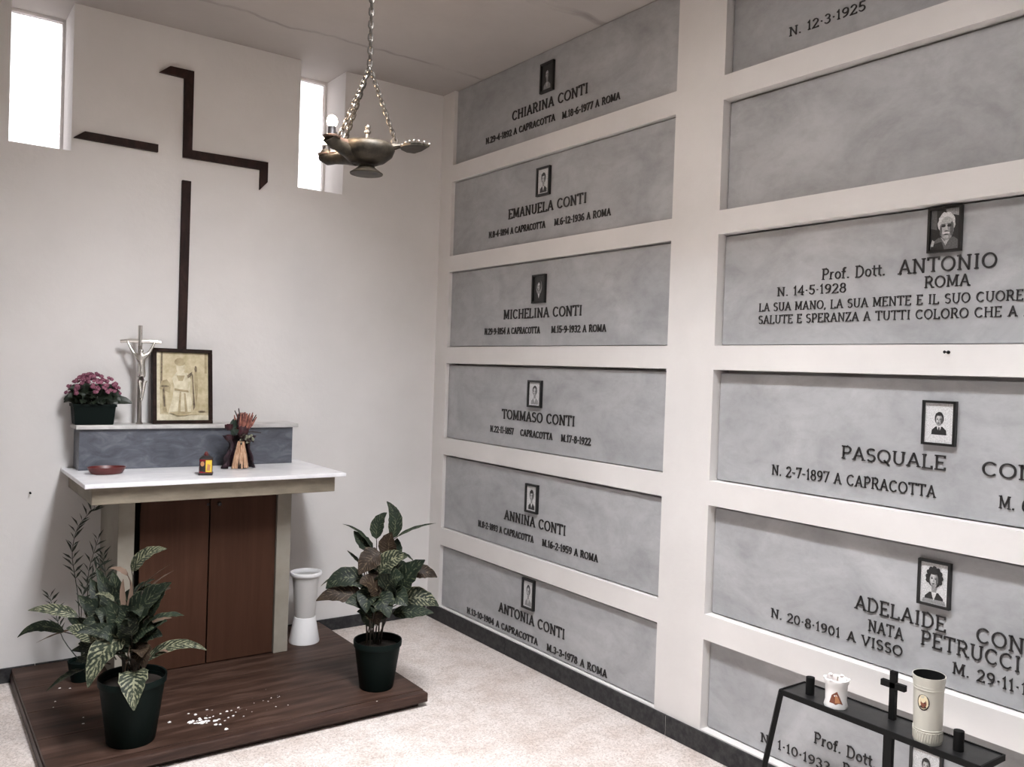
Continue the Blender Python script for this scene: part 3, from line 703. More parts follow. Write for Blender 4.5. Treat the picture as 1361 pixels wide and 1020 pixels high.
for k in range(130):
    a = q.uniform(0, 2*PI); e = math.asin(q.uniform(.18, 1)); p = Vector(dome(.110, .078, .104, a, e)); p += Vector((q.uniform(-.006, .006), q.uniform(-.006, .006), q.uniform(-.004, .01)))
    o = link('blossom', fme, kp, p); nrm = Vector((p.x*5-.15, p.y*6-.55, .55)).normalized(); o.rotation_euler = nrm.to_track_quat('Z', 'Y').to_euler()
    s_ = q.uniform(.7, 1.05); o.scale = (s_, s_, s_)

# ------------------------------------------------------------------ things on the table top
TZ = .9315
d = MB().lathe([(.050, 0), (.062, .004), (.074, .022), (.077, .030), (.073, .030), (.060, .011), (.0, .008)], 32, sx=1.0, sy=.72, cap=False)
d.lathe([(.0, 0), (.050, 0)], 32, sy=.72, cap=False)
tag(obj('dish', d, 'terracotta_red', None, (-1.781, -.285, TZ), smooth=True, angle=50), 'shallow dark red dish on the left end of the altar table', 'dish')
lt = thing('votive_lantern', 'small dark red votive light with a yellow label on the altar table', 'votive light', (-1.412, -.452, TZ), (0, 0, math.radians(-20)))
lb = obj('body', MB().taper((-.027, .027, -.027, .027), (-.026, .026, -.026, .026), .004, .072), 'candle_red', lt, bevel=.004)
obj('base', MB().box(-.029, .029, -.029, .029, 0, .010), 'lantern_black', lt, bevel=.002)
obj('lid', MB().taper((-.029, .029, -.029, .029), (-.014, .014, -.014, .014), .070, .084), 'lantern_black', lt, bevel=.002)
obj('knob', MB().lathe([(.009, .083), (.010, .090), (.006, .098), (.002, .102)], 12), 'terracotta_red', lt, smooth=True)
obj('label', MB().box(.0005, .026, -.0285, -.027, .014, .066), 'label_yellow', lb)
obj('print', MB().box(-.024, -.001, -.0283, -.027, .018, .060).box(-.010, -.002, -.0288, -.027, .014, .020), 'lantern_black', lb)
obj('portrait', MB().prism(ell(-.013, .050, .008, .011, 12), lambda a, b, d: (a, d, b), -.0284, -.0289).prism([(.006, .022), (.018, .020), (.020, .046), (.008, .05)], lambda a, b, d: (a, d, b), -.0286, -.0292), ['print_orange'], lb)

# dried bouquet
bq = thing('dried_bouquet', 'dried flower bouquet with spread straw stalks standing on the altar table', 'bouquet', (-1.205, -.290, TZ))
q = random.Random(11)
for k in range(34):
    a = 2*PI*k/34; rr1 = q.uniform(.018, .040); rr0 = q.uniform(.006, .015)
    p0 = (math.cos(a)*rr1, math.sin(a)*rr1*.8, q.uniform(0, .006)); p1 = (math.cos(a)*rr0, math.sin(a)*rr0, .128)
    obj('stalk', MB().tube([p0, ((p0[0]*.62+p1[0]*.38), (p0[1]*.62+p1[1]*.38), .06), p1], [.0042, .0038, .003], 5), 'straw', bq, smooth=True)
obj('stalk_core', MB().lathe([(.024, .001), (.018, .05), (.010, .13)], 12), 'twig', bq, smooth=True)
wr = MB(); vs = []; n = 9; NA = 22
for i in range(n+1):
    s = i/n; z = .003+.150*s; r0 = .056-.034*s if s < .75 else .0305+.10*(s-.75)
    for k in range(NA):
        a = math.radians(-35+250*k/(NA-1)); f = 1+.16*math.sin(k*2.1+i*.5)+q.uniform(-.06, .06)
        if math.cos(a) < -.2: f *= 1.25
        vs.append((math.cos(a)*r0*f*1.15, .012+math.sin(a)*r0*f*.75, z))
wr.add(vs, [(i*NA+k, i*NA+k+1, (i+1)*NA+k+1, (i+1)*NA+k) for i in range(n) for k in range(NA-1)])
w_o = obj('wrapping', wr, 'wrap_purple', bq, smooth=True, angle=25)
sm_ = w_o.modifiers.new('thick', 'SOLIDIFY'); sm_.thickness = .0015
hd = MB()
for k in range(40):
    a = q.uniform(0, 2*PI); rr1 = q.uniform(.008, .050); L_ = q.uniform(.07, .10)
    p0 = Vector((math.cos(a)*.008, math.sin(a)*.008, .165)); p1 = p0+Vector((math.cos(a)*rr1+.012, math.sin(a)*rr1*.7, L_))
    obj('petal', MB().tube([p0, p0*.5+p1*.5+Vector((math.cos(a)*.008, 0, 0)), p1], [.004, .0065, .0025], 5, flat=.45), 'protea' if k % 3 else 'dark_red', bq, smooth=True)
obj('flower_heart', MB().ball((.004, 0, .180), .030, .026, .034), 'dark_red', bq, smooth=True)
rose = MB()
for k in range(14):
    a = k*2.4; rr1 = .004+.0011*k; t_ = .5+.03*k
    rose.add([(math.cos(a+e*.55)*rr1*(1+.12*z_), math.sin(a+e*.55)*rr1*(1+.12*z_), (.016 if z_ else -.010)*(1-.02*k)) for z_ in (0, 1) for e in (-1, -.33, .33, 1)], [(0, 1, 5, 4), (1, 2, 6, 5), (2, 3, 7, 6)])
rose.ball((0, 0, -.004), .013, .013, .012, 8, 5)
obj('rose', rose, 'dark_red', bq, (-.066, -.014, .196), smooth=True)
obj('rose', rose, 'dark_red', bq, (-.058, .004, .145), smooth=True)
for k in range(9):
    a = q.uniform(0, 2*PI)
    b0 = Vector((-.030+q.uniform(-.01, .01), q.uniform(-.02, .01), .165+q.uniform(-.01, .03)))
    obj('leaf', leaf_mb(b0, b0+Vector((-.012, 0, .02)), b0+Vector((q.uniform(-.04, .01), q.uniform(-.02, .01), q.uniform(.02, .05))), .014, True, None, .1, k, 6), 'dried_green', bq, smooth=True)
for k in range(26):
    p = Vector((.018+q.uniform(-.03, .034), -.024+q.uniform(-.012, .012), .138+q.uniform(-.022, .024)))
    obj('seed_head', MB().ball(p, q.uniform(.004, .0075), None, None, 6, 4), 'dried_grey' if k % 2 else 'twig', bq, smooth=True)
for p0, p1, p2 in (((.02, 0, .17), (.05, 0, .172), (.092, .0, .166)), ((-.005, 0, .2), (-.012, 0, .25), (-.018, 0, .283)), ((-.01, 0, .2), (-.025, 0, .25), (-.036, 0, .272)), ((.02, 0, .19), (.05, 0, .225), (.066, 0, .252))):
    obj('twig', MB().tube([p0, p1, p2], [.0022, .003, .0022], 5), 'twig', bq, smooth=True)

# ------------------------------------------------------------------ white flower vase beside the altar
vz = thing('flower_vase', 'tall white flower vase standing on the step beside the altar', 'vase', (-.862, -.280, PH+.0005))
obj('base', MB().lathe([(.0, .0), (.073, 0), (.074, .006), (.052, .125), (.0, .125)], 32, cap=False), 'white_plastic', vz, smooth=True)
obj('body', MB().lathe([(.049, .125), (.050, .130), (.058, .25), (.066, .325), (.062, .325), (.050, .20), (.044, .14), (.0, .138)], 32, cap=False), 'grey_plastic', vz, smooth=True)
obj('rim', MB().lathe([(.066, .322), (.074, .328), (.078, .338), (.076, .346), (.070, .347), (.062, .335), (.063, .325), (.066, .322)], 32, cap=False), 'white_plastic', vz, smooth=True)

# ------------------------------------------------------------------ potted crotons
def pot(parent, rt, rb, h):
    p = obj('pot', MB().lathe([(.0, 0), (rb*.96, 0), (rb, .006), (rt*.955, h-.022), (rt*.96, h-.02), (rt*.93, h-.02), (rt*.90, h-.04), (0, h-.04)], 36, cap=False), 'pot_green', parent, smooth=True)
    obj('rim', MB().lathe([(rt*.955, h-.026), (rt, h-.024), (rt*1.01, h-.003), (rt, h), (rt*.955, h-.002), (rt*.94, h-.026), (rt*.955, h-.026)], 36, cap=False), 'pot_green', p, smooth=True)
    obj('soil', MB().lathe([(rt*.92, h-.032), (rt*.5, h-.024), (0.001, h-.020)], 24, cap=False), 'soil', parent, smooth=True)
CROTON_R_BASE=(-0.829, -0.999, 0.06)
CROTON_R_ROOT=(-0.011, 0.011, 0.177)
CROTON_R_LEAVES=[
((0.043, -0.019, 0.637), (0.075, -0.034, 0.728), (0.026, 0.008, 0.793), 0.0306, 'green'),
((-0.016, 0.011, 0.634), (-0.018, 0.02, 0.713), (0.023, -0.002, 0.746), 0.0306, 'green'),
((-0.024, 0.028, 0.586), (-0.064, 0.047, 0.673), (-0.139, 0.089, 0.695), 0.0145, 'green'),
((-0.019, 0.037, 0.577), (-0.067, 0.06, 0.62), (-0.095, 0.069, 0.666), 0.029, 'green'),
((0.061, -0.032, 0.644), (0.125, -0.059, 0.689), (0.211, -0.103, 0.703), 0.0129, 'green'),
((0.02, -0.041, 0.572), (0.009, -0.038, 0.624), (0.023, -0.054, 0.671), 0.0435, 'brown'),
((-0.016, -0.027, 0.58), (-0.064, -0.017, 0.564), (-0.105, -0.014, 0.497), 0.0484, 'brown'),
((-0.02, -0.026, 0.497), (0.008, -0.069, 0.579), (0.058, -0.13, 0.577), 0.0435, 'pale'),
((0.075, -0.019, 0.566), (0.111, -0.033, 0.572), (0.143, -0.044, 0.525), 0.0129, 'green'),
((0.059, -0.072, 0.421), (0.073, -0.099, 0.496), (0.129, -0.157, 0.562), 0.058, 'green'),
((0.099, -0.087, 0.49), (0.15, -0.111, 0.518), (0.203, -0.138, 0.476), 0.0322, 'brown'),
((0.072, -0.045, 0.358), (0.141, -0.082, 0.413), (0.221, -0.128, 0.348), 0.0484, 'pale'),
((0.037, -0.058, 0.324), (0.102, -0.123, 0.344), (0.162, -0.185, 0.341), 0.0322, 'green'),
((-0.05, 0.07, 0.473), (-0.136, 0.12, 0.495), (-0.201, 0.154, 0.42), 0.0145, 'green'),
((-0.057, 0.038, 0.455), (-0.143, 0.088, 0.493), (-0.195, 0.112, 0.419), 0.0451, 'green'),
((-0.063, 0.028, 0.377), (-0.148, 0.072, 0.432), (-0.236, 0.116, 0.372), 0.0419, 'brown'),
((-0.032, -0.031, 0.368), (-0.093, -0.018, 0.399), (-0.157, -0.003, 0.381), 0.0419, 'green'),
((-0.051, 0.084, 0.516), (-0.071, 0.111, 0.545), (-0.091, 0.138, 0.568), 0.0097, 'green'),
((-0.022, -0.05, 0.413), (-0.073, -0.043, 0.481), (-0.115, -0.044, 0.467), 0.0484, 'brown'),
((-0.005, -0.063, 0.43), (0.005, -0.093, 0.499), (0.037, -0.141, 0.496), 0.0548, 'green'),
((-0.035, -0.042, 0.381), (-0.031, -0.087, 0.423), (-0.023, -0.138, 0.334), 0.0548, 'green'),
((-0.048, -0.032, 0.406), (-0.087, -0.046, 0.433), (-0.099, -0.082, 0.352), 0.0484, 'green'),
((0.008, -0.06, 0.396), (0.027, -0.11, 0.433), (0.047, -0.162, 0.38), 0.0516, 'green'),
((0.009, 0.064, 0.448), (0.026, 0.071, 0.494), (0.059, 0.066, 0.508), 0.0419, 'green'),
((0.035, 0.046, 0.488), (0.011, 0.088, 0.535), (0.003, 0.119, 0.576), 0.0387, 'green'),
((0.062, 0.026, 0.467), (0.105, 0.026, 0.505), (0.158, 0.018, 0.474), 0.0451, 'green'),
((-0.02, -0.016, 0.334), (-0.035, -0.024, 0.338), (-0.025, -0.051, 0.28), 0.0419, 'brown'),
((0.044, 0.003, 0.529), (0.074, -0.006, 0.58), (0.08, 0.003, 0.63), 0.0355, 'green'),
]
CROTON_L_BASE=(-1.812, -1.014, 0.06)
CROTON_L_ROOT=(0.0, 0.004, 0.214)
CROTON_L_LEAVES=[
((-0.033, -0.018, 0.38), (-0.114, -0.034, 0.386), (-0.158, -0.078, 0.244), 0.0514, 'pale'),
((-0.005, -0.065, 0.269), (-0.024, -0.107, 0.28), (-0.028, -0.162, 0.168), 0.0487, 'pale'),
((0.021, -0.034, 0.284), (0.123, -0.106, 0.396), (0.209, -0.17, 0.338), 0.0203, 'pale'),
((-0.009, 0.018, 0.605), (0.019, -0.019, 0.688), (0.084, -0.085, 0.697), 0.027, 'pale'),
((0.003, 0.008, 0.527), (0.046, -0.022, 0.594), (0.113, -0.07, 0.643), 0.0095, 'tan'),
((0.019, 0.008, 0.506), (0.063, -0.016, 0.572), (0.119, -0.05, 0.608), 0.0095, 'tan'),
((-0.029, 0.004, 0.406), (0.009, -0.04, 0.508), (0.094, -0.119, 0.583), 0.0514, 'green'),
((0.034, -0.066, 0.457), (0.049, -0.082, 0.518), (0.088, -0.114, 0.585), 0.027, 'green'),
((-0.162, 0.125, 0.437), (-0.24, 0.158, 0.477), (-0.314, 0.186, 0.464), 0.0216, 'pale'),
((-0.197, 0.174, 0.372), (-0.277, 0.233, 0.42), (-0.335, 0.274, 0.347), 0.0203, 'green'),
((-0.153, 0.143, 0.387), (-0.215, 0.181, 0.375), (-0.281, 0.222, 0.333), 0.0108, 'tan'),
((-0.139, 0.142, 0.234), (-0.192, 0.149, 0.231), (-0.254, 0.162, 0.17), 0.0162, 'green'),
((-0.111, 0.063, 0.359), (-0.17, 0.069, 0.409), (-0.209, 0.06, 0.418), 0.027, 'pale'),
((-0.009, -0.038, 0.261), (0.004, -0.071, 0.325), (0.037, -0.119, 0.36), 0.0324, 'brown'),
((-0.015, 0.047, 0.583), (-0.042, 0.067, 0.618), (-0.073, 0.089, 0.606), 0.0122, 'tan'),
((-0.031, 0.006, 0.462), (-0.044, 0.023, 0.527), (-0.035, 0.024, 0.58), 0.0108, 'tan'),
((-0.022, -0.0, 0.454), (-0.013, 0.0, 0.501), (-0.011, 0.006, 0.575), 0.0095, 'tan'),
((-0.056, 0.072, 0.38), (-0.094, 0.12, 0.469), (-0.136, 0.169, 0.477), 0.0406, 'green'),
((-0.049, 0.08, 0.391), (-0.053, 0.103, 0.487), (-0.073, 0.137, 0.546), 0.0406, 'green'),
((-0.019, 0.07, 0.403), (-0.003, 0.073, 0.496), (0.039, 0.056, 0.537), 0.0433, 'green'),
((-0.038, 0.034, 0.374), (-0.086, 0.052, 0.439), (-0.154, 0.082, 0.425), 0.0433, 'green'),
((-0.016, -0.006, 0.368), (0.019, -0.049, 0.429), (0.048, -0.088, 0.421), 0.0433, 'green'),
((-0.033, -0.007, 0.358), (-0.07, -0.004, 0.376), (-0.094, -0.013, 0.303), 0.0433, 'green'),
((-0.016, -0.043, 0.392), (-0.025, -0.042, 0.446), (-0.053, -0.027, 0.492), 0.0351, 'green'),
((-0.004, -0.028, 0.332), (0.018, -0.062, 0.352), (0.02, -0.083, 0.278), 0.0351, 'brown'),
((-0.041, 0.061, 0.321), (-0.096, 0.112, 0.299), (-0.16, 0.17, 0.26), 0.0324, 'green'),
((-0.049, 0.103, 0.343), (-0.101, 0.159, 0.308), (-0.165, 0.224, 0.286), 0.027, 'green'),
((0.035, -0.054, 0.428), (0.066, -0.095, 0.452), (0.096, -0.135, 0.461), 0.0122, 'tan'),
((0.059, -0.062, 0.313), (0.076, -0.085, 0.344), (0.093, -0.11, 0.332), 0.0108, 'tan'),
((-0.052, 0.119, 0.373), (-0.094, 0.175, 0.437), (-0.145, 0.238, 0.484), 0.0351, 'green'),
((-0.046, 0.127, 0.392), (-0.078, 0.183, 0.477), (-0.107, 0.235, 0.542), 0.0351, 'green'),
((-0.056, 0.121, 0.351), (-0.115, 0.189, 0.369), (-0.175, 0.258, 0.399), 0.0324, 'green'),
((-0.039, 0.135, 0.4), (-0.05, 0.169, 0.494), (-0.089, 0.223, 0.582), 0.0297, 'green'),
((-0.032, 0.093, 0.415), (-0.036, 0.116, 0.515), (-0.047, 0.144, 0.583), 0.0324, 'green'),
((-0.051, 0.092, 0.33), (-0.092, 0.141, 0.323), (-0.147, 0.199, 0.316), 0.0351, 'green'),
((-0.059, 0.073, 0.32), (-0.104, 0.093, 0.295), (-0.14, 0.106, 0.235), 0.0324, 'green'),
((-0.045, 0.028, 0.404), (-0.069, 0.04, 0.459), (-0.118, 0.069, 0.466), 0.0379, 'green'),
((-0.034, -0.005, 0.393), (-0.051, 0.002, 0.447), (-0.083, 0.021, 0.511), 0.0379, 'green'),
((-0.012, 0.016, 0.394), (0.02, 0.007, 0.463), (0.066, -0.013, 0.505), 0.0351, 'green'),
((0.013, -0.015, 0.366), (0.046, -0.044, 0.402), (0.08, -0.075, 0.383), 0.0297, 'green'),
((-0.046, -0.009, 0.374), (-0.082, -0.013, 0.413), (-0.117, -0.019, 0.393), 0.0351, 'green'),
((-0.014, 0.044, 0.491), (0.017, 0.029, 0.551), (0.067, -0.0, 0.573), 0.0189, 'green'),
((-0.058, 0.051, 0.495), (-0.091, 0.063, 0.534), (-0.119, 0.071, 0.52), 0.0189, 'pale'),
]
FROND1=[(-1.837, -0.314, 0.195),(-1.877, -0.281, 0.391),(-1.889, -0.271, 0.487),(-1.902, -0.26, 0.598),(-1.883, -0.271, 0.71),(-1.828, -0.31, 0.789)]
FROND2=[(-1.838, -0.35, 0.206),(-1.852, -0.337, 0.401),(-1.849, -0.336, 0.528),(-1.821, -0.354, 0.662)]
FROND3=[(-1.854, -0.376, 0.216),(-1.877, -0.357, 0.347),(-1.868, -0.36, 0.457),(-1.82, -0.394, 0.562)]
FROND4=[(-1.827, -0.321, 0.196),(-1.804, -0.335, 0.363),(-1.786, -0.345, 0.491),(-1.796, -0.337, 0.586)]
FROND5=[(-1.852, -0.267, 0.158),(-1.921, -0.216, 0.22),(-1.946, -0.196, 0.315),(-1.971, -0.176, 0.395)]
def croton(label, base, root, leaves, rt, rb, h, seed, extra, spread):
    o = thing('potted_croton', label, 'potted plant', (base[0], base[1], PH+.0005))
    pot(o, rt, rb, h)
    q = random.Random(seed); off = base[2]-PH; root = Vector((root[0], root[1], h-.03))
    for k, (b, c, t, hw, mt) in enumerate(leaves):
        rr_ = root+Vector((q.uniform(-.045, .045), q.uniform(-.03, .03), 0)) if k % 5 == 0 else Vector((root.x*.5+b[0]*.45, root.y*.5+b[1]*.45, max(h+.03, b[2]-.07)))
        m = leaf_mb(b, c, t, hw, hw > .020, rr_, .05, seed*50+k, 12, .0024)
        obj('leaf', m, ['leaf_'+mt, 'leaf_tan' if mt == 'tan' else 'stem_green'], o, smooth=True, angle=60)
    for k in range(5):
        a = 2*PI*k/5; p0 = root+Vector((math.cos(a)*.030, math.sin(a)*.022, -.01)); p1 = root+Vector((math.cos(a)*.055, math.sin(a)*.040, .30*spread+q.uniform(-.06, .12)))
        obj('stem', MB().tube([p0, p0*.5+p1*.5+Vector((.006*math.cos(a*2), .006, 0)), p1], [.0040, .0036, .003], 6), 'stem_green', o, smooth=True)
    for k in range(extra):      # inner foliage, darker and smaller
        a = q.uniform(0, 2*PI); e = q.uniform(.35, 1.15); rad = q.uniform(.10, .19)*spread
        b = root+Vector((q.uniform(-.025, .025), q.uniform(-.025, .025), q.uniform(.07, .26)*spread)); out = Vector((math.cos(a)*math.cos(e), math.sin(a)*math.cos(e), math.sin(e)*.8))
        m = leaf_mb(b, b+out*rad*.6+Vector((0, 0, .03)), b+out*rad+Vector((0, 0, -.015)), q.uniform(.024, .036)*spread, k % 3 > 0, root if k % 5 == 0 else None, .06, seed*90+k, 10, .0024)
        obj('leaf', m, ['leaf_green' if k % 4 else 'leaf_brown', 'stem_green'], o, smooth=True, angle=60)
    return o
croton('potted croton with an upright bushy crown at the right end of the wooden step', CROTON_R_BASE, CROTON_R_ROOT, CROTON_R_LEAVES, .102, .072, .205, 1, 14, 1.0)
croton('potted croton with drooping mottled leaves at the front left of the step', CROTON_L_BASE, CROTON_L_ROOT, CROTON_L_LEAVES, .115, .082, .235, 2, 20, 1.05)
# thin dark fern standing in the shade behind the left croton
fn = thing('fern', 'thin dark feathery fern in the shade between left croton and altar', 'potted plant', (-1.86, -.30, PH+.0005))
fo = Vector(fn.location)
obj('pot', MB().lathe([(.0, 0), (.040, 0), (.055, .075), (.057, .085), (.052, .085), (.048, .07), (0, .07)], 24, cap=False), 'pot_green', fn, smooth=True)
lm = MB().add([(0, 0, 0), (.030, .007, .004), (.030, -.007, .004), (.066, 0, -.004)], [(0, 2, 3, 1)]); lme = lm.mesh('leaflet', 'fern_dark')
q = random.Random(3)
for fi, fr_ in enumerate((FROND1, FROND2, FROND3, FROND4, FROND5)):
    P = [Vector((-1.86, -.30, PH+.07))-fo]+[Vector(p)-fo for p in fr_[1:]]
    pts = []
    for i in range(len(P)-1):
        for k in range(4):
            s = k/4; p0 = P[max(i-1, 0)]; p1 = P[i]; p2 = P[i+1]; p3 = P[min(i+2, len(P)-1)]
            pts.append(.5*((2*p1)+(-p0+p2)*s+(2*p0-5*p1+4*p2-p3)*s*s+(-p0+3*p1-3*p2+p3)*s**3))
    pts.append(P[-1])
    f_ = obj('frond', MB().tube(pts, [.0024*(1-.6*i/len(pts)) for i in range(len(pts))], 5), 'fern_dark', fn, smooth=True)
    st = int(len(pts)*.40)
    for i in range(st, len(pts)):
        tg = (pts[min(i+1, len(pts)-1)]-pts[i-1]).normalized()
        for s_ in (-1, 1):
            o = link('leaflet', lme, f_, pts[i])
            dr = (tg*.7+Vector((.81, -.585, 0))*s_*q.uniform(.4, .8)+Vector((q.uniform(-.2, .2), q.uniform(-.2, .2), q.uniform(-.1, .3)))).normalized()
            o.rotation_euler = dr.to_track_quat('X', 'Z').to_euler(); o.rotation_euler.x += q.uniform(.6, 1.4); k_ = q.uniform(.55, 1.0); o.scale = (k_, k_, k_)
# plaster crumbs fallen on the step
cb = MB(); q = random.Random(9)
def crumb(x, y, s, z=PH):
    vs = [(x+math.cos(a+q.uniform(-.4, .4))*s*q.uniform(.5, 1.2), y+math.sin(a+q.uniform(-.4, .4))*s*q.uniform(.4, .9), z+.0004) for a in (0, 1.26, 2.5, 3.77, 5.03)]
    top = [(x+(v[0]-x)*.6, y+(v[1]-y)*.6, z+s*q.uniform(.25, .6)) for v in vs]
    cb.add(vs+top, [(5, 6, 7, 8, 9)]+[(i, (i+1) % 5, 5+(i+1) % 5, 5+i) for i in range(5)])
for k in range(26): crumb(-1.560+q.gauss(0, .026), -.975+q.gauss(0, .022), q.uniform(.004, .012))
for k in range(16): crumb(-1.47+q.gauss(0, .06), -.93+q.gauss(0, .06), q.uniform(.003, .008))
for k in range(18): crumb(-1.28+q.gauss(0, .07), -.92+q.gauss(0, .04), q.uniform(.001, .004))
for x, y, s in ((-1.985, -.50, .005), (-2.0, -.56, .004), (-1.92, -.72, .004), (-1.93, -.78, .005), (-1.95, -.36, .007), (-1.915, -.38, .005), (-1.50, -1.10, .010), (-1.66, -.93, .008), (-.90, -1.145, .004)): crumb(x, y, s)
for x, y, s in ((-1.43, -1.33, .012), (-1.38, -1.30, .004), (-.62, -1.30, .004)): crumb(x, y, s, 0)
o = tag(obj('plaster_crumbs', cb, 'plaster_crumb'), 'white plaster crumbs scattered on the wooden step between the crotons', 'debris'); o['kind'] = 'stuff'

# ------------------------------------------------------------------ hanging oil-lamp light
hl = thing('hanging_lamp', 'bronze oil-lamp shaped pendant with two lit bulbs hanging on a chain', 'hanging lamp', (-1.221, -1.560, 2.188), (0, 0, math.radians(-35.9)))
hl.scale = (1.213,)*3; HC = (H-2.188)/1.213    # ceiling height in the lamp's own axes
obj('bowl', MB().lathe([(.026, -.052), (.045, -.044), (.064, -.026), (.070, -.008), (.066, .004), (.058, .010), (.030, .017), (.012, .020)], 32, sx=1.12), 'lamp_bronze', hl, smooth=True, angle=60)
obj('foot', MB().lathe([(.046, -.079), (.047, -.076), (.030, -.064), (.021, -.056), (.024, -.050)], 28), 'lamp_bronze', hl, smooth=True)
obj('finial', MB().lathe([(.012, .018), (.005, .024), (.005, .034), (.0095, .039), (.0095, .043), (.005, .047), (.008, .052), (.008, .056), (.003, .062)], 14), 'old_silver', hl, smooth=True)
for s_, tx_, tz_ in ((-1, -.080, -.014), (1, -.138, -.016)):
    ty_ = s_*.098; P_ = lambda k, dz=0: (-.035+(tx_+.035)*k, s_*.018+(ty_-s_*.018)*k, -.022+(tz_+.022)*k*k+dz)
    nz = MB().tube([P_(0), P_(.35), P_(.7), P_(.9), (tx_-.004, ty_*1.03, tz_+.012)], [.030, .021, .017, .019, .023], 14, flat=.95)
    no = obj('nozzle', nz, 'lamp_bronze', hl, smooth=True)
    obj('collar', MB().tube([P_(.2, .014), P_(.5, .012), P_(.8, .012)], [.018, .013, .012], 10), 'lamp_copper', no, smooth=True)
    obj('lip', MB().lathe([(.010, .006), (.023, .010), (.025, .014), (.020, .016), (.010, .012)], 18, (tx_, ty_, tz_)), 'lamp_copper', no, smooth=True)
    obj('socket', MB().lathe([(.012, 0), (.013, .006), (.011, .010), (.0105, .030)], 14, (tx_, ty_, tz_+.010)), 'socket_black', no, smooth=True)
    obj('bulb', MB().lathe([(.006, 0), (.012, .006), (.0150, .015), (.0125, .025), (.0065, .031), (.0015, .033)], 16, (tx_, ty_, tz_+.038)), 'bulb_glow', no, smooth=True)
    lp = bpy.data.lights.new('bulb_light', 'POINT'); lp.energy = .9; lp.color = (1, .72, .48); lp.shadow_soft_size = .02
    lo = bpy.data.objects.new('bulb_light', lp); C.objects.link(lo); lo.parent = no; lo.location = (tx_, ty_, tz_+.10)
hv = MB().tube([(.070, 0, 0), (.090, 0, .004), (.102, 0, .004)], [.010, .007, .006], 8)
hv.prism([(.095, -.012), (.108, -.038), (.128, -.048), (.150, -.036), (.176, 0), (.150, .036), (.128, .048), (.108, .038), (.095, .012)], lambda a, b, d: (a, b, d+.10*(a-.095)-1.6*b*b), -.003, .003)
ho = obj('handle', hv, 'lamp_bronze', hl, smooth=True, angle=30)
bead = MB().ball((0, 0, 0), .0042, None, None, 8, 5).mesh('bead', 'old_silver', True)
for k in range(7):
    s = k/6
    for s_ in (-1, 1):
        if k == 6 and s_ < 0: continue
        link('bead', bead, ho, (.100+.076*s, s_*.046*math.sin(PI*min(1, s*.9+.08)), .005+.008*s))
obj('ring', MB().tube([(.078+.008*math.cos(a), 0, .017+.008*math.sin(a)) for a in [2*PI*i/12 for i in range(12)]], .003, 6, closed=True), 'old_silver', hl, smooth=True)
lk = MB()
pts = [(.0032*math.cos(a), 0, .0085*math.sin(a)+(.0030 if math.sin(a) > 0 else -.0030)) for a in [2*PI*i/14 for i in range(14)]]
lk.tube(pts, .0016, 5, closed=True); lme2 = lk.mesh('chain_link', 'chain_steel', True)
def chain(p0, p1, pitch, sc):
    p0, p1 = Vector(p0), Vector(p1); d = p1-p0; n = max(2, round(d.length/pitch)); qd = d.to_track_quat('Z', 'Y')
    for i in range(n):
        o = link('chain_link', lme2, hl, p0+d*((i+.5)/n)); o.rotation_mode = 'QUATERNION'
        o.rotation_quaternion = qd @ Matrix.Rotation(PI/2*(i % 2)+.4, 3, 'Z').to_quaternion(); o.scale = (sc*1.8, sc*1.8, sc*1.08)
AP = (0, 0, .226)
obj('hook', MB().lathe([(.004, 0), (.016, .004), (.018, .012)], 16, (0, 0, HC-.0125)), 'chain_steel', hl, smooth=True)
chain(AP, (0, 0, HC-.008), .0185, 1.0)
for s_ in (-1, 1): chain((-.074, s_*.036, .012), AP, .0150, .88)
chain((.078, 0, .022), AP, .0150, .88)

# ------------------------------------------------------------------ black iron candle stand
SX0, SX1, SY0, SY1, SZ = -.222, -.098, -2.592, -3.205, .448
cs = thing('candle_stand', 'black iron candle stand with a small cross standing before the lowest slab', 'candle stand', (-.16, -2.9, 0))
co_ = Vector(cs.location)
def cso(name, mb, mt, **k):
    mb.v = [tuple(Vector(v)-co_) for v in mb.v]; return obj(name, mb, mt, cs, **k)
sh = MB().box(SX0, SX1, SY1, SY0, SZ-.004, SZ)
cso('shelf', sh, 'shelf_iron')
fr = MB()
for q_ in ((SX0-.005, SX0, SY1-.005, SY0+.005), (SX1, SX1+.005, SY1-.005, SY0+.005), (SX0, SX1, SY0, SY0+.005), (SX0, SX1, SY1-.005, SY1)): fr.box(q_[0], q_[1], q_[2], q_[3], SZ-.014, SZ+.003)
cso('shelf_rim', fr, 'iron_black')
for (x, y, x2, y2) in ((SX0, SY0, SX0-.02, SY0+.076), (SX1, SY0, SX1+.015, SY0+.076), (SX0, SY1, SX0-.02, SY1-.076), (SX1, SY1, SX1+.015, SY1-.076)):
    if x == SX1: continue
    cso('leg', MB().tube([(x, y, SZ-.006), (x2, y2, .004)], .0105, 4), 'iron_black')
    cso('foot', MB().lathe([(.014, 0), (.014, .006), (.008, .008)], 12, (x2, y2, 0)), 'iron_black')
cso('post', MB().box(-.226, -.210, -2.966, -2.940, 0, SZ-.004), 'iron_black', bevel=.001)
cso('foot_bar', MB().box(-.25, -.06, -2.965, -2.939, 0, .010), 'iron_black', bevel=.002)
c1 = cso('cross', MB().box(-.138, -.122, -2.920, -2.902, SZ, .590), 'iron_black', bevel=.001)
cso('cross_arm', MB().box(-.138, -.122, -2.948, -2.874, .540, .558), 'iron_black', bevel=.001)
for y in (-2.662, -3.124): cso('peg', MB().lathe([(.0135, 0), (.0135, .054), (.010, .055)], 16, (-.172, y, SZ)), 'iron_black', smooth=True)
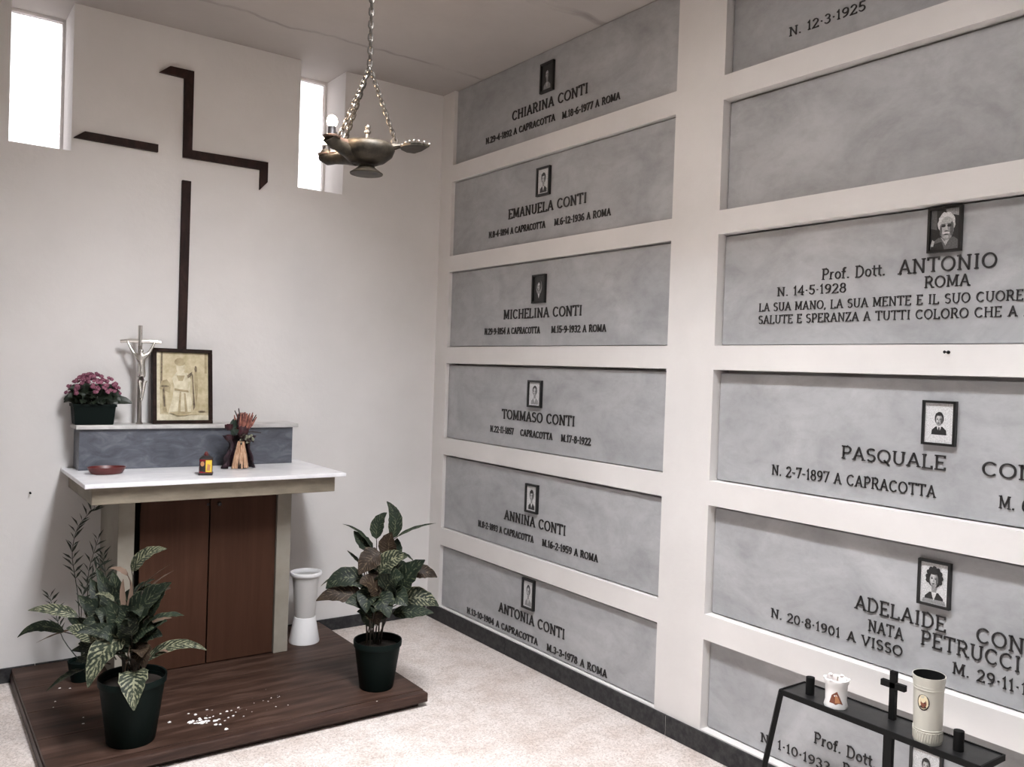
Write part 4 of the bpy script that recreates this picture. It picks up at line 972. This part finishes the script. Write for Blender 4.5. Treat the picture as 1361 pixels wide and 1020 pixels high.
# candles on the stand
sc_ = thing('votive_candle', 'short white grave candle with a reddish brown print on the stand', 'candle', (-.186, -2.762, SZ+.0005), (0, 0, math.radians(-55)))
cup = obj('cup', MB().lathe([(0, 0), (.034, 0), (.035, .004), (.031, .020), (.032, .066), (.036, .074), (.036, .084), (.032, .086), (.029, .080), (.028, .060), (0, .058)], 28, cap=False), 'ceramic_white', sc_, smooth=True)
pr_ = MB()
def wrap_poly(m, pts, rad, mi=0):        # print wrapped on a cylinder facing local -y
    m.add([(rad*math.sin(a/rad), -rad*math.cos(a/rad), z) for a, z in pts], [tuple(range(len(pts)))], mi)
wrap_poly(pr_, [(-.021, .018), (-.002, .014), (.020, .015), (.010, .036), (.001, .054), (-.014, .042)], .0330)
wrap_poly(pr_, [(-.004, .019), (.012, .020), (.005, .036), (-.004, .044)], .0336, 1)
obj('print', pr_, ['print_brown', 'print_orange'], cup)
rim_ = MB()
for k in range(6):
    a = 2*PI*k/6; rim_.ball((.033*math.cos(a), .033*math.sin(a), .085), .007, .007, .004, 6, 4)
obj('lace_rim', rim_, 'ceramic_white', cup, smooth=True)
obj('wax', MB().lathe([(.029, .066), (.015, .068), (.001, .064)], 20, cap=False), 'print_brown', sc_, smooth=True)
obj('wick', MB().tube([(0, 0, .058), (.001, 0, .075), (.003, 0, .090)], .0022, 5), 'candle_wax', sc_)
bc = thing('grave_candle', 'tall cream grave candle with an oval portrait on the stand', 'candle', (-.186, -3.046, SZ+.0005), (math.radians(2), 0, math.radians(-82)))
can = obj('cup', MB().lathe([(0, 0), (.036, 0), (.037, .004), (.037, .03), (.0385, .15), (.0415, .172), (.0425, .186), (.0405, .186), (.038, .16), (.036, .10), (0, .098)], 36, cap=False), 'candle_wax', bc, smooth=True)
for z in (.034, .040, .152, .160): obj('band', MB().tube([((.0378+.012*(z > .1)*.15)*math.cos(2*PI*i/24), (.0378+.012*(z > .1)*.15)*math.sin(2*PI*i/24), z) for i in range(24)], .0011, 5, closed=True), 'candle_wax', can, smooth=True)
for k in range(36):
    a = 2*PI*k/36; obj('rib', MB().tube([(.0372*math.cos(a), .0372*math.sin(a), .008), (.0376*math.cos(a+.1), .0376*math.sin(a+.1), .032)], .0011, 4), 'candle_wax', can)
ov = MB()
wrap_poly(ov, ell(0, .118, .0165, .0225, 20), .0386, 2); wrap_poly(ov, ell(0, .119, .0135, .0195, 18), .0389, 0)
wrap_poly(ov, ell(.001, .116, .008, .012, 14), .0392, 1); wrap_poly(ov, ell(0, .124, .006, .007, 12), .0395, 0); wrap_poly(ov, ell(.004, .118, .002, .002, 6), .0397, 2); wrap_poly(ov, ell(0, .106, .009, .004, 8), .0394, 2)
obj('portrait', ov, ['print_cream', 'print_brown', 'lantern_black'], can)
obj('inner_rim', MB().lathe([(.0402, .1855), (.0378, .160), (.0358, .112)], 36, cap=False), 'plaque_black', can, smooth=True)
obj('wax', MB().lathe([(.0355, .120), (.02, .124), (.001, .120)], 24, cap=False), 'ceramic_white', bc, smooth=True)

# small fixings seen on the walls
def nail(label, loc, rot, s=1):
    n = obj('nail', MB().lathe([(.0045*s, 0), (.0045*s, .003*s), (.002*s, .006*s), (.0015*s, .018*s), (.004*s, .020*s)], 8), 'iron_black', None, loc, rot, smooth=True)
    tag(n, label, 'nail')
nail('small dark nail in the back wall left of the altar', (-2.035, 0, .825), (PI/2, 0, 0))
nail('small dark nail in the painted rail below the longest inscription', (0, -2.965, 1.532), (0, -PI/2, 0), 1.2)
